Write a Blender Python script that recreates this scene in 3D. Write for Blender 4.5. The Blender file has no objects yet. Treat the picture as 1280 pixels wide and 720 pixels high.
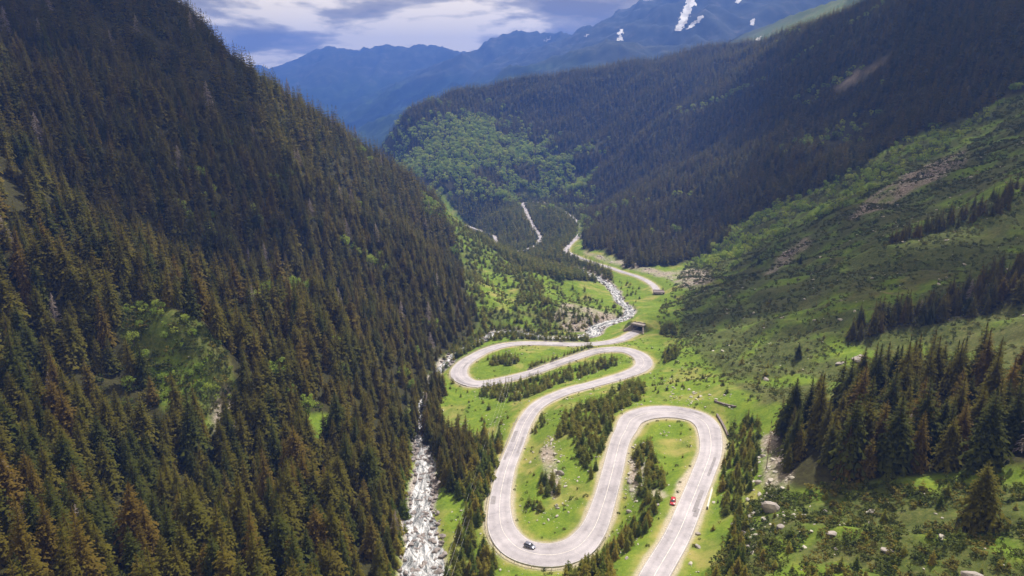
import bpy, bmesh, math, random
import numpy as np
from mathutils import Vector, kdtree

# ------------------------------------------------------------------ camera, sky, sun, exposure
F = 853.0                       # focal length in photo pixels (1280 wide)
PITCH = math.radians(15.7)
CP, SP = math.cos(PITCH), math.sin(PITCH)
scene = bpy.context.scene
COL = scene.collection
cam_d = bpy.data.cameras.new("camera")
cam = bpy.data.objects.new("camera", cam_d)
COL.objects.link(cam)
cam.location = (0, 0, 0)
cam.rotation_euler = (math.pi / 2 - PITCH, 0, 0)
cam_d.sensor_width = 36.0
cam_d.lens = 36.0 * F / 1280.0
cam_d.clip_start = 1.0
cam_d.clip_end = 40000
scene.camera = cam

HAZE = 1.6e-4
SUN_EL, SUN_AZ = math.radians(58), math.radians(38)      # azimuth from +Y towards +X
world = bpy.data.worlds.new("World")
scene.world = world
world.use_nodes = True
wn, wl = world.node_tree.nodes, world.node_tree.links
wn.clear()

def N(nodes, typ, **kw):
    n = nodes.new(typ)
    for k, v in kw.items():
        if k.startswith("i_"):
            n.inputs[k[2:].replace("_", " ")].default_value = v
        else:
            setattr(n, k, v)
    return n

def ramp(nodes, stops, interp="LINEAR"):
    n = nodes.new("ShaderNodeValToRGB")
    cr = n.color_ramp
    cr.interpolation = interp
    while len(cr.elements) > 1:
        cr.elements.remove(cr.elements[-1])
    for i, (p, c) in enumerate(stops):
        e = cr.elements[0] if i == 0 else cr.elements.new(p)
        e.position = p
        e.color = (c[0], c[1], c[2], 1) if len(c) == 3 else c
    return n

sky = N(wn, "ShaderNodeTexSky", sky_type="NISHITA", sun_disc=False)
sky.sun_elevation = SUN_EL
sky.sun_rotation = SUN_AZ
sky.altitude = 1300
sky.air_density = 1.0
sky.dust_density = 1.0
tc = N(wn, "ShaderNodeTexCoord")
sep = N(wn, "ShaderNodeSeparateXYZ")
wl.new(tc.outputs["Generated"], sep.inputs[0])
zc = N(wn, "ShaderNodeMath", operation="MAXIMUM"); zc.inputs[1].default_value = 0.0
wl.new(sep.outputs[2], zc.inputs[0])
za = N(wn, "ShaderNodeMath", operation="ADD"); za.inputs[1].default_value = 0.16
wl.new(zc.outputs[0], za.inputs[0])
dx = N(wn, "ShaderNodeMath", operation="DIVIDE"); wl.new(sep.outputs[0], dx.inputs[0]); wl.new(za.outputs[0], dx.inputs[1])
dy = N(wn, "ShaderNodeMath", operation="DIVIDE"); wl.new(sep.outputs[1], dy.inputs[0]); wl.new(za.outputs[0], dy.inputs[1])
comb = N(wn, "ShaderNodeCombineXYZ"); wl.new(dx.outputs[0], comb.inputs[0]); wl.new(dy.outputs[0], comb.inputs[1])
mapc = N(wn, "ShaderNodeMapping"); mapc.inputs["Location"].default_value = (3.1, 1.7, 0.4)
wl.new(comb.outputs[0], mapc.inputs[0])
cn = N(wn, "ShaderNodeTexNoise", i_Scale=0.62, i_Detail=8.0, i_Roughness=0.58, i_Distortion=0.25)
wl.new(mapc.outputs[0], cn.inputs["Vector"])
cn2 = N(wn, "ShaderNodeTexNoise", i_Scale=1.5, i_Detail=7.0, i_Roughness=0.55, i_Distortion=0.2)
mapc2 = N(wn, "ShaderNodeMapping"); mapc2.inputs["Location"].default_value = (-7.3, 4.9, 2.0)
wl.new(comb.outputs[0], mapc2.inputs[0]); wl.new(mapc2.outputs[0], cn2.inputs["Vector"])
cover = ramp(wn, [(0.18, (0, 0, 0)), (0.36, (1, 1, 1))]); wl.new(cn.outputs[0], cover.inputs[0])
shade = ramp(wn, [(0.38, (4.6, 3.7, 2.0)), (0.48, (9.6, 8.0, 4.9)), (0.56, (25.0, 21.0, 14.0))]); wl.new(cn2.outputs[0], shade.inputs[0])
mixw = N(wn, "ShaderNodeMix", data_type="RGBA")
wl.new(cover.outputs[0], mixw.inputs["Factor"]); wl.new(sky.outputs[0], mixw.inputs["A"]); wl.new(shade.outputs[0], mixw.inputs["B"])
bg = N(wn, "ShaderNodeBackground"); bg.inputs["Strength"].default_value = 0.052
wl.new(mixw.outputs["Result"], bg.inputs["Color"])
wo = N(wn, "ShaderNodeOutputWorld"); wl.new(bg.outputs[0], wo.inputs[0])

sun_d = bpy.data.lights.new("sun", "SUN")
sun_d.energy = 5.0
sun_d.angle = math.radians(0.55)
sun_d.color = (1.0, 0.92, 0.80)
sun = bpy.data.objects.new("sun", sun_d)
COL.objects.link(sun)
SUN_DIR = Vector((math.sin(SUN_AZ) * math.cos(SUN_EL), math.cos(SUN_AZ) * math.cos(SUN_EL), math.sin(SUN_EL)))
sun.rotation_euler = (-SUN_DIR).to_track_quat("-Z", "Y").to_euler()
sun.location = (300, 300, 600)

vs = scene.view_settings
vs.view_transform = "Standard"
vs.look = "None"
vs.exposure = 0.75
vs.gamma = 1.0
vs.use_curve_mapping = False
scene.render.engine = "CYCLES"
scene.cycles.use_denoising = True
scene.cycles.max_bounces = 4
scene.cycles.diffuse_bounces = 2
scene.cycles.glossy_bounces = 2
scene.cycles.transmission_bounces = 2
scene.cycles.transparent_max_bounces = 6
scene.cycles.volume_bounces = 0
# broken cloud deck added above the frame, outside the haze, to shadow chosen slopes
cm = bpy.data.materials.new("shade_cloud_vapour"); cm.use_nodes = True
_n, _l = cm.node_tree.nodes, cm.node_tree.links; _n.clear()
_d = N(_n, "ShaderNodeBsdfDiffuse"); _d.inputs[0].default_value = (0.9, 0.9, 0.92, 1)
_t = N(_n, "ShaderNodeBsdfTranslucent"); _t.inputs[0].default_value = (0.9, 0.9, 0.92, 1)
_a = N(_n, "ShaderNodeMixShader"); _l.new(_d.outputs[0], _a.inputs[1]); _l.new(_t.outputs[0], _a.inputs[2])
_tr = N(_n, "ShaderNodeBsdfTransparent"); _b = N(_n, "ShaderNodeMixShader"); _b.inputs[0].default_value = 0.42
_l.new(_tr.outputs[0], _b.inputs[1]); _l.new(_a.outputs[0], _b.inputs[2])
_o = N(_n, "ShaderNodeOutputMaterial"); _l.new(_b.outputs[0], _o.inputs[0])
def shade_clouds():
    r = random.Random(5)
    K = 1.0 / math.tan(SUN_EL); base = 1700.0
    sh = Vector((math.sin(SUN_AZ) * K, math.cos(SUN_AZ) * K))
    bm = bmesh.new()
    # shadow centre on the ground, size of the cloud
    for cx, cy, a, b_, h0 in ((640, 1060, 310, 410, -20), (360, 500, 170, 190, -90), (980, 700, 330, 260, 50), (-480, 570, 275, 275, 60), (-900, 150, 380, 300, 100), (900, 3300, 700, 300, 0),
                              (-1300, 5600, 900, 500, 200), (1600, 2300, 600, 450, 100), (-1500, 2200, 600, 500, 50), (300, -900, 420, 300, 0), (-700, -1200, 420, 330, 0), (1200, -300, 350, 330, 0), (1900, 900, 420, 420, 0), (-1900, 600, 420, 520, 0)):
        off = sh * (base - h0)
        for k in range(26):
            t = r.uniform(0, 6.283); q = r.random() ** 0.6
            s = r.uniform(0.28, 0.5) * min(a, b_)
            m_ = bmesh.ops.create_icosphere(bm, subdivisions=2, radius=1.0)
            c = Vector((cx + off.x + math.cos(t) * a * q, cy + off.y + math.sin(t) * b_ * q, base + r.uniform(0, 0.25) * s))
            for v in m_["verts"]:
                w = 1 + 0.12 * math.sin(5 * v.co.x + k) * math.sin(4 * v.co.y + 2 * k)
                v.co = Vector((v.co.x * s * w, v.co.y * s * w, v.co.z * s * 0.45 * w)) + c
    me = bpy.data.meshes.new("shade_clouds"); bm.to_mesh(me); bm.free(); me.materials.append(cm)
    o = bpy.data.objects.new("shade_clouds", me); COL.objects.link(o); o["kind"] = "structure"
shade_clouds()
rng = np.random.default_rng(7)
random.seed(7)

# ------------------------------------------------------------------ pixel <-> world helpers
def ray(u, v):
    a = (u - 640.0) / F
    b = (360.0 - v) / F
    return np.array([a, CP + b * SP, -SP + b * CP])

def at_z(u, v, z):
    d = ray(u, v)
    return d * (z / d[2])

def at_t(u, v, t):
    return ray(u, v) * t

def project(p):
    p = np.asarray(p, float)
    x, y, z = p[..., 0], p[..., 1], p[..., 2]
    f = y * CP - z * SP
    up = y * SP + z * CP
    f = np.where(f < 1, 1, f)
    return 640 + F * x / f, 360 - F * up / f, f

def sm(a, b, x):
    t = np.clip((x - a) / (b - a), 0, 1)
    return t * t * (3 - 2 * t)

# ------------------------------------------------------------------ numpy noise
_P = np.random.default_rng(3).permutation(4096)
_G = np.stack([np.cos(np.linspace(0, 2 * np.pi, 64, endpoint=False)), np.sin(np.linspace(0, 2 * np.pi, 64, endpoint=False))], 1)
def perlin(x, y, seed=0):
    xi = np.floor(x).astype(np.int64); yi = np.floor(y).astype(np.int64)
    xf = x - xi; yf = y - yi
    u = xf * xf * xf * (xf * (xf * 6 - 15) + 10); v = yf * yf * yf * (yf * (yf * 6 - 15) + 10)
    def g(ix, iy, fx, fy):
        h = _P[(_P[(ix + seed * 131) % 4096] + iy) % 4096] % 64
        gg = _G[h]
        return gg[..., 0] * fx + gg[..., 1] * fy
    a = g(xi, yi, xf, yf); b = g(xi + 1, yi, xf - 1, yf)
    c = g(xi, yi + 1, xf, yf - 1); d = g(xi + 1, yi + 1, xf - 1, yf - 1)
    return (a + u * (b - a)) * (1 - v) + (c + u * (d - c)) * v
def fbm(x, y, sc, octs=4, seed=0, gain=0.5):
    o = np.zeros_like(x, dtype=float); a = 1.0
    for i in range(octs):
        o += a * perlin(x / sc + 17.3 * i, y / sc - 9.1 * i, seed + i)
        sc *= 0.5; a *= gain
    return o

def catmull(P, step=1.5):
    P = np.asarray(P, float)
    Q = np.vstack([2 * P[0] - P[1], P, 2 * P[-1] - P[-2]])
    out = []
    for i in range(1, len(Q) - 2):
        p0, p1, p2, p3 = Q[i - 1], Q[i], Q[i + 1], Q[i + 2]
        d01 = max(np.linalg.norm((p1 - p0)[:2]), 1e-3) ** .5; d12 = max(np.linalg.norm((p2 - p1)[:2]), 1e-3) ** .5; d23 = max(np.linalg.norm((p3 - p2)[:2]), 1e-3) ** .5
        n = max(2, int(np.linalg.norm((p2 - p1)[:2]) / (step * 0.5)))
        m1 = (p2 - p1) + d12 * ((p1 - p0) / d01 - (p2 - p0) / (d01 + d12))
        m2 = (p2 - p1) + d12 * ((p3 - p2) / d23 - (p3 - p1) / (d12 + d23))
        t = np.linspace(0, 1, n, endpoint=False)[:, None]
        out.append((2 * t**3 - 3 * t**2 + 1) * p1 + (t**3 - 2 * t**2 + t) * m1 + (-2 * t**3 + 3 * t**2) * p2 + (t**3 - t**2) * m2)
    out.append(P[-1:])
    C = np.vstack(out)
    s = np.concatenate([[0], np.cumsum(np.linalg.norm(np.diff(C[:, :2], axis=0), axis=1))])
    n = max(3, int(s[-1] / step))
    q = np.linspace(0, s[-1], n)
    return np.stack([np.interp(q, s, C[:, k]) for k in range(C.shape[1])], 1)

def smooth_cols(C, cols, k=9):
    C = C.copy()
    for c in cols:
        v = np.pad(C[:, c], k, mode="edge")
        C[:, c] = np.convolve(v, np.ones(2 * k + 1) / (2 * k + 1), mode="valid")
    return C

# ------------------------------------------------------------------ road and river courses (photo pixel, height below the camera, width)
road_px = [  # u, v, z, width
 (790, 775, -126, 8.0), (818, 720, -129.5, 8.0), (847, 669, -132, 8.0), (865, 626, -134, 8.0), (878, 594, -135.5, 8.2), (888, 566, -136.5, 8.6),
 (888, 545, -137, 9.5), (883, 530, -137.5, 10.5), (871, 521, -138, 11.5), (849, 515.5, -138.5, 12), (826, 514.3, -139, 12), (806, 517, -139.5, 11.5),
 (790, 524, -140, 10.5), (782, 538, -140.6, 9), (775.5, 550, -141, 8.2), (765, 591, -142.5, 8.2), (753.5, 631, -144, 8.4), (740, 664, -145.5, 9.5),
 (718, 686, -146.5, 11.5), (687, 694, -147.3, 12.5), (652, 687, -148, 12), (630, 666, -148.8, 10.5), (624.5, 636, -149.7, 8.6), (631.5, 591, -151, 7.4),
 (645, 555.6, -152.5, 7.2), (657.5, 525, -153.8, 7.2), (673, 506, -155, 7.2), (704, 490.5, -156.5, 7.2), (740, 480.5, -158, 7.4), (780, 469, -159.3, 8),
 (801, 460, -160, 9.5), (805, 452, -160.4, 10.5), (798, 443.5, -161, 10.5), (780, 437, -161.6, 9.5), (749, 438, -162.4, 8), (718, 447, -163.5, 7.4),
 (687, 457.5, -164.6, 7.4), (660, 467, -165.6, 7.4), (630, 474.5, -166.5, 8), (607, 479, -167.2, 9), (590, 479.5, -167.7, 10), (577, 473, -168, 10.5),
 (573.5, 465, -168.3, 10.5), (578, 456, -168.7, 9.5), (590, 447, -169.2, 8.4), (610, 437, -170, 7.6), (630, 431.5, -170.6, 7.4), (650, 429, -171, 7.4),
 (677, 429, -171.7, 7.4), (700, 430, -172.2, 7.4), (737, 430, -173, 7.4), (762, 427.5, -173.7, 7.4), (778, 423.5, -174.2, 7.4), (788, 418.5, -174.7, 7.4), (797, 413.5, -175, 7.4)]
far_px = [
 (823, 366, -186, 6.6), (816, 356, -189, 6.6), (800.5, 347, -192, 6.6), (777, 339.5, -195, 6.6), (758, 333, -198, 6.6), (738, 327, -201, 6.6), (719, 320, -203.5, 8.5),
 (708, 314, -205, 8), (712, 306, -206, 5.7), (722, 296, -208, 5.4), (725, 284, -210, 5.4), (718, 273.5, -211, 5.7), (700, 262, -213, 5.7), (672, 252, -214.5, 6.6),
 (655, 253.5, -216, 8.2), (656, 261, -218, 7.4), (664, 278, -221, 6.1), (674.5, 297, -224.5, 6.1), (672, 305, -226.5, 5.7), (662, 310.5, -228, 5.7), (647, 314, -229.5, 5.7),
 (633, 315.5, -231, 5.7), (620, 309, -233, 6.6), (618, 296, -235, 6.6), (600, 288, -237, 5.7), (580, 281, -239, 5.7)]
river_px = [
 (520, 800, -149, 13), (527, 735, -151, 12.5), (528, 709, -152.5, 12), (528, 673, -154.3, 11), (523, 645, -156, 9), (528, 617, -158, 7.5), (532, 590, -160, 7),
 (530, 562, -161.5, 6), (524, 538, -163.5, 4), (526, 508, -166, 3.6), (538, 480, -168.5, 4), (551, 461, -171, 5), (559, 453, -172, 5), (568, 442, -173.3, 4), (588, 432, -175, 3.6),
 (600, 427, -175.8, 5), (614, 417.5, -177, 6), (631, 414, -178, 6), (649, 415.5, -178.6, 6), (662, 419, -179.2, 7.5), (684, 423.5, -180, 7.5), (700, 424, -180.6, 8), (722, 422, -181.3, 8), (739, 418, -182, 10),
 (746, 409, -183.4, 10), (761, 403.5, -184.5, 9), (777.5, 398.5, -185.5, 7.5), (787, 391, -187, 7.5), (785, 384, -188.2, 7.5), (776, 378, -189.3, 7), (771.5, 370, -191, 7), (767, 362, -193, 8),
 (752, 350, -197, 8), (725, 338, -203, 8), (690, 330, -210, 8), (655, 324, -222, 8), (636, 321, -232, 8), (610, 306, -240, 8), (585, 285, -246, 8)]
def course(px, k):
    P = np.array([list(at_z(u, v, z)) + [w] for u, v, z, w in px])
    C = catmull(P, 1.5)
    return smooth_cols(C, [2], k)
ROAD = course(road_px, 14)
FAR = course(far_px, 10)
RIVER = course(river_px, 14)

# ------------------------------------------------------------------ terrain: control points in world metres
ctl = [at_t(*q) for q in [
 # left slope, seen surface
 (0, 720, 165), (0, 470, 242), (0, 230, 332), (0, 20, 462), (150, 600, 235), (250, 640, 235), (120, 300, 365), (400, 690, 215), (330, 600, 262), (430, 600, 268),
 (250, 450, 300), (400, 400, 395), (450, 300, 580), (480, 350, 520), (440, 480, 345), (300, 200, 530), (400, 200, 650), (500, 240, 790), (300, 330, 440), (200, 130, 480), (480, 430, 435),
 (100, 80, 480), (560, 330, 735), (520, 400, 500), (620, 362, 625), (700, 372, 612), (660, 390, 560), (600, 395, 545), (745, 385, 582),
 (640, 335, 760), (690, 340, 740),
 # left spur crest
 (215, 15, 700), (300, 72, 800), (400, 135, 860), (480, 182, 900), (530, 240, 930), (575, 285, 960), (600, 305, 985),
 (120, -60, 640), (20, -120, 600),
 # right foreground and hillside
 (1280, 720, 150), (1150, 720, 158), (1000, 720, 172), (900, 700, 186), (1050, 600, 214), (1180, 620, 196), (1280, 560, 196), (960, 560, 250), (1000, 500, 282), (1120, 490, 275),
 (1280, 480, 232), (1280, 400, 290), (1100, 400, 360), (960, 470, 332), (950, 420, 425), (1200, 420, 310), (1280, 330, 375), (1100, 310, 480), (1200, 300, 440), (1280, 240, 470),
 (1280, 180, 600), (1150, 230, 640), (1000, 330, 600), (1050, 270, 640), (900, 400, 500), (850, 410, 510), (880, 360, 640), (870, 330, 800), (940, 350, 600), (835, 385, 575), (850, 440, 432), (850, 480, 362),
 # right forest
 (1280, 20, 920), (1230, 125, 850), (1100, 150, 1020), (1000, 230, 900), (900, 200, 1180), (900, 280, 920), (850, 150, 1480), (800, 250, 1130), (760, 285, 1060), (830, 320, 860),
 (960, 70, 1560), (1000, 38, 1600), (1090, 5, 1500), (1000, 130, 1250), (1200, -40, 1250), (1400, -60, 1000), (1400, 120, 680), (1400, 300, 420), (1400, 500, 220),
 (700, 200, 1560), (600, 200, 1500), (540, 200, 1470), (560, 230, 1390), (640, 235, 1400), (520, 165, 1600), (700, 150, 1780), (620, 150, 1750), (780, 180, 1500), (690, 275, 1180), (690, 262, 1260), (640, 285, 1200), (620, 265, 1270),
 # right spur crest
 (508, 143, 1690), (530, 130, 1760), (570, 114, 1850), (640, 102, 1950), (720, 94, 2000), (800, 82, 2000), (880, 64, 1900), (930, 66, 1750)]]
ctl += [np.array(p, float) for p in [
 (-60, 60, -122), (0, 40, -112), (60, 60, -112), (-160, 40, -70), (160, 20, -60), (0, -120, -70), (-250, -100, 20), (250, -100, 30), (-320, 150, 60), (330, 130, 20), (-450, 350, 150), (420, 300, 30),
 (-520, 520, 170), (-600, 750, 240), (-900, 700, 330), (-1000, 300, 300), (-420, 950, 60), (-330, 1080, -60), (-230, 1150, -150), (-120, 1120, -232), (-200, 1300, -225), (-400, 1350, -160), (-700, 1300, 60),
 (-330, 1600, -240), (-420, 1900, -270), (-350, 2200, -230), (-100, 2450, -110), (250, 2500, -60), (650, 2350, 60), (900, 2000, 150), (1000, 1500, 250), (1300, 1000, 330), (800, 600, 170), (620, 380, 80), (1300, 2500, 150),
 (-800, 2000, -120), (-1300, 1500, 250), (-1500, 2600, 0), (-500, 2900, -300), (0, 3200, -240), (900, 3200, -60), (2500, 1500, 500), (-2500, 1000, 450), (-600, 4000, -340), (2500, 3500, 100), (-2500, 3500, 100), (0, 5500, -400)]]
ctl = np.array(ctl)
for C, st, off in ((ROAD, 7, 0.0), (FAR, 14, 0.0), (RIVER, 9, 0.4)):
    q = C[::st, :3].copy(); q[:, 2] += off
    ctl = np.vstack([ctl, q])
CS = 25.0
def _phi(ax, ay, bx, by):
    return np.sqrt((ax - bx) ** 2 + (ay - by) ** 2 + CS * CS)
A = _phi(ctl[:, 0][:, None], ctl[:, 1][:, None], ctl[:, 0][None], ctl[:, 1][None])
n = len(ctl)
Pm = np.stack([np.ones(n), ctl[:, 0] / 1000, ctl[:, 1] / 1000], 1)
M = np.zeros((n + 3, n + 3)); M[:n, :n] = A - np.eye(n) * 6.0; M[:n, n:] = Pm; M[n:, :n] = Pm.T
RW = np.linalg.solve(M, np.concatenate([ctl[:, 2], [0, 0, 0]]))
def rbf(x, y):
    o = np.empty(len(x))
    for i in range(0, len(x), 20000):
        xs, ys = x[i:i + 20000], y[i:i + 20000]
        o[i:i + 20000] = _phi(xs[:, None], ys[:, None], ctl[None, :, 0], ctl[None, :, 1]) @ RW[:n] + RW[n] + RW[n + 1] * xs / 1000 + RW[n + 2] * ys / 1000
    return o

# distant mountain crests: photo pixel, distance along the view axis
ridges = [
 ([(240, 105, 8800), (300, 88, 8600), (360, 73, 8300), (410, 61, 8100), (447, 57, 8000), (470, 53, 8000), (483, 50, 7900), (500, 56, 7800), (545, 58, 7600), (585, 66, 7300), (640, 90, 6900)], 0.42),
 ([(540, 95, 5700), (580, 63, 6000), (610, 48, 6200), (640, 41, 6300), (685, 42, 6200), (720, 40, 5900), (770, 15, 5500), (815, -4, 5200), (880, -20, 5000), (1000, -26, 4900), (1250, -10, 4600)], 0.50),
 ([(483, 50, 7900), (470, 90, 7000), (440, 135, 6000)], 0.45),
 ([(685, 42, 6200), (600, 90, 5300), (500, 135, 4600)], 0.45),
 ([(640, 85, 3900), (700, 70, 3900), (755, 52, 3900), (800, 47, 3800), (850, 48, 3700), (900, 54, 3500)], 0.42),
 ([(860, 62, 3200), (905, 52, 3050), (960, 28, 2900), (1010, 10, 2800), (1065, -8, 2700), (1150, -25, 2600)], 0.48),
 ([(900, -22, 5000), (880, 20, 4300), (860, 60, 3800)], 0.6),
]
RID = []
for pts, sl in ridges:
    P = np.array([at_t(*p) for p in pts])
    RID.append((P, sl))
def ridge_field(x, y):
    o = np.full(len(x), -1e9)
    for P, sl in RID:
        for a, b in zip(P[:-1], P[1:]):
            ab = (b - a)[:2]; L2 = ab @ ab
            t = np.clip(((x - a[0]) * ab[0] + (y - a[1]) * ab[1]) / L2, 0, 1)
            d = np.hypot(x - a[0] - t * ab[0], y - a[1] - t * ab[1])
            hgt = a[2] + t * (b[2] - a[2]) - sl * d / (1 + d * 6e-5)
            o = np.maximum(o, hgt)
    return o

def make_kd(C):
    kd = kdtree.KDTree(len(C))
    for i, c in enumerate(C):
        kd.insert((c[0], c[1], 0), i)
    kd.balance()
    return kd
ALLROAD = np.vstack([ROAD, FAR])
KD_ROAD = make_kd(ALLROAD)
KD_RIVER = make_kd(RIVER)
def nearest(kd, x, y, lim):
    n = len(x)
    idx = np.zeros(n, int); dist = np.full(n, 1e4)
    for i in np.nonzero(lim)[0]:
        _, j, d = kd.find((x[i], y[i], 0))
        idx[i] = j; dist[i] = d
    return idx, dist

KNOLL = at_t(232, 448, 297)
PORTAL = ROAD[-1, :3].copy()
PORTAL_DIR = ROAD[-1, :2] - ROAD[-6, :2]; PORTAL_DIR /= np.linalg.norm(PORTAL_DIR)
def height(x, y):
    """terrain height, distance to road edge, distance to river edge"""
    h = rbf(x, y)
    farw = sm(2300, 3000, y)
    rf = ridge_field(x, y)
    amp = sm(2600, 4500, y)
    nz = fbm(x, y, 900, 6, 40, 0.5)
    rdg = 1 - np.abs(fbm(x, y, 520, 4, 60, 0.5)) * 2
    rf = rf + amp * (nz * 60 + rdg * 70 - 60 + (1 - 2 * np.abs(fbm(x, y, 210, 3, 66))) * 16)
    base = np.where(y > 2400, h * (1 - farw) + farw * np.minimum(h, -150), h)
    k = 25.0
    hh = np.where(y > 1900, np.maximum(base, rf) + k * np.exp(-np.abs(base - rf) / k) * 0.5 * (y > 2400), base)
    lim = (y > 60) & (y < 1700) & (np.abs(x) < 420)
    ri, rd = nearest(KD_ROAD, x, y, lim)
    vi, vd = nearest(KD_RIVER, x, y, lim)
    rw = rd - ALLROAD[ri, 3] / 2
    vw = vd - RIVER[vi, 3] / 2
    dm = np.minimum(rw, vw)
    calm = sm(3, 45, dm)
    # slope relief: gullies and rock steps
    rough = fbm(x, y, 130, 3, 5) * 9 + (1 - np.abs(fbm(x + y * 0.35, y * 0.55, 60, 3, 11)) * 2.0 - 0.6) * 5
    na = -0.55 * x + 0.83 * y; aa = 0.83 * x + 0.55 * y
    gul = 1 - 2.2 * np.abs(fbm(na / 1.0, aa * 0.22, 150, 4, 81, 0.55))
    rough = rough + sm(700, 950, y) * sm(60, 260, x + (y - 900) * 0.25) * (gul * 15 - 6)
    nl = 0.25 * x + y; la = x - 0.25 * y
    gl = 1 - 2.2 * np.abs(fbm(nl, la * 0.25, 110, 4, 87, 0.55))
    rough = rough + sm(-70, -150, x) * sm(1200, 900, y) * (gl * 15 - 7)
    hh = hh + calm * rough * sm(2600, 2200, y)
    hh = hh + sm(12, 50, dm) * sm(90, 160, x) * sm(1000, 700, y) * (1 - 2 * np.abs(fbm(x + 0.6 * y, (y - 0.6 * x) * 0.35, 34, 4, 95))) * 2.4
    hh = hh + sm(1.0, 14, dm) * fbm(x, y, 16, 4, 21) * 1.1 * sm(900, 500, y)
    # rocky knoll on the left slope
    kx, ky = x - KNOLL[0], y - KNOLL[1]
    hh = hh + 11 * np.exp(-((kx * 0.8 + ky * 0.3) ** 2 / 260 + (ky * 0.9 - kx * 0.3) ** 2 / 420))
    # road bench
    zr = ALLROAD[ri, 2]
    fall = 5 + np.abs(hh - zr) * 1.6
    t = sm(0, 1, (rw - 1.4) / fall)
    hh = np.where(rd < 400, (zr - 0.30) * (1 - t) + hh * t, hh)
    # portal mound
    px, py = x - PORTAL[0], y - PORTAL[1]
    al = px * PORTAL_DIR[0] + py * PORTAL_DIR[1]; ac = -px * PORTAL_DIR[1] + py * PORTAL_DIR[0]
    m = sm(0.8, 3.2, al) * sm(75, 25, al) * sm(17, 7, np.abs(ac))
    hh = np.maximum(hh, hh * (1 - m) + m * (PORTAL[2] + 5.9))
    # river bed
    zv = RIVER[vi, 2]
    t2 = sm(0, 1, (vw - 0.3) / (4 + np.abs(hh - zv) * 0.9))
    rb = (vd < 200) & (rw > 2.0)
    bed = zv - 0.9 + 0.5 * sm(-3, 0, vw)
    hh = np.where(rb, bed * (1 - t2) + hh * t2, hh)
    return hh, rw, vw

# structured sheet: rows in y, columns fan out with distance
ys = list(np.arange(-90, 100, 4.0))
yy = 100.0
while yy < 450: ys.append(yy); yy += 0.95
while yy < 10500: ys.append(yy); yy += 0.95 + 0.0085 * (yy - 450)
YS = np.array(ys)
q = np.linspace(-1, 1, 700)
SS = 1.05 * (0.52 * q + 0.48 * q ** 3)
Y0 = 260.0
GX = SS[None, :] * (YS[:, None] + Y0)
GY = np.repeat(YS[:, None], len(SS), 1)
hz, rw_, vw_ = height(GX.ravel(), GY.ravel())
GZ = hz.reshape(GX.shape); RWD = rw_.reshape(GX.shape); VWD = vw_.reshape(GX.shape)
def gidx(x, y):
    fi = np.interp(y, YS, np.arange(len(YS)))
    fj = np.interp(x / (y + Y0), SS, np.arange(len(SS)))
    i = np.clip(fi.astype(int), 0, len(YS) - 2); j = np.clip(fj.astype(int), 0, len(SS) - 2)
    return i, j, fi - i, fj - j
def samp(G, x, y):
    x = np.asarray(x, float); y = np.asarray(y, float)
    i, j, a, b = gidx(x, y)
    return (G[i, j] * (1 - b) + G[i, j + 1] * b) * (1 - a) + (G[i + 1, j] * (1 - b) + G[i + 1, j + 1] * b) * a
def ground(x, y):
    return samp(GZ, x, y)
TT = np.concatenate([np.arange(90, 1200, 0.8), np.arange(1200, 9500, 6.0)])
def hit(u, v):
    """first point where the photo ray meets the terrain"""
    d = ray(u, v)
    p = d[None] * TT[:, None]
    below = p[:, 2] < ground(p[:, 0], p[:, 1])
    k = int(np.argmax(below))
    if not below[k]:
        return None
    if k == 0: return p[0]
    a, b = p[k - 1], p[k]
    ga = a[2] - ground(a[0], a[1]); gb = b[2] - ground(b[0], b[1])
    f = ga / max(ga - gb, 1e-6)
    r = a + (b - a) * f
    r[2] = ground(r[0], r[1])
    return r

# ------------------------------------------------------------------ object helpers
def link(name, me, mat=None, parent=None, **props):
    o = bpy.data.objects.new(name, me)
    COL.objects.link(o)
    if mat is not None and me is not None and not me.materials:
        me.materials.append(mat)
    if parent is not None:
        o.parent = parent
    for k, v in props.items():
        o[k] = v
    return o
def mesh(name, V, Fc, mat=None, smooth=False):
    me = bpy.data.meshes.new(name)
    me.from_pydata([tuple(map(float, v)) for v in V], [], [tuple(map(int, f)) for f in Fc])
    me.update()
    if mat is not None: me.materials.append(mat)
    if smooth:
        me.polygons.foreach_set("use_smooth", [True] * len(me.polygons))
    return me
def grid_mesh(name, X, Y, Z, mat=None, keep=None, smooth=True):
    nr, nc = X.shape
    V = np.stack([X.ravel(), Y.ravel(), Z.ravel()], 1).astype(np.float32)
    idx = np.arange(nr * nc).reshape(nr, nc)
    Fq = np.stack([idx[:-1, :-1], idx[:-1, 1:], idx[1:, 1:], idx[1:, :-1]], -1).reshape(-1, 4)
    if keep is not None: Fq = Fq[keep.ravel()]
    me = bpy.data.meshes.new(name)
    me.vertices.add(len(V)); me.vertices.foreach_set("co", V.ravel())
    me.loops.add(Fq.size); me.loops.foreach_set("vertex_index", Fq.ravel().astype(np.int32))
    me.polygons.add(len(Fq)); me.polygons.foreach_set("loop_start", np.arange(0, Fq.size, 4, dtype=np.int32))
    me.polygons.foreach_set("use_smooth", np.ones(len(Fq), bool) if smooth else np.zeros(len(Fq), bool))
    me.update(calc_edges=True)
    if mat is not None: me.materials.append(mat)
    return me
def inpoly(u, v, poly):
    r = np.zeros(np.shape(u), bool)
    n = len(poly)
    for i in range(n):
        x1, y1 = poly[i]; x2, y2 = poly[(i + 1) % n]
        if y1 == y2: continue
        c = ((y1 > v) != (y2 > v)) & (u < (x2 - x1) * (v - y1) / (y2 - y1) + x1)
        r ^= c
    return r

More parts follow.
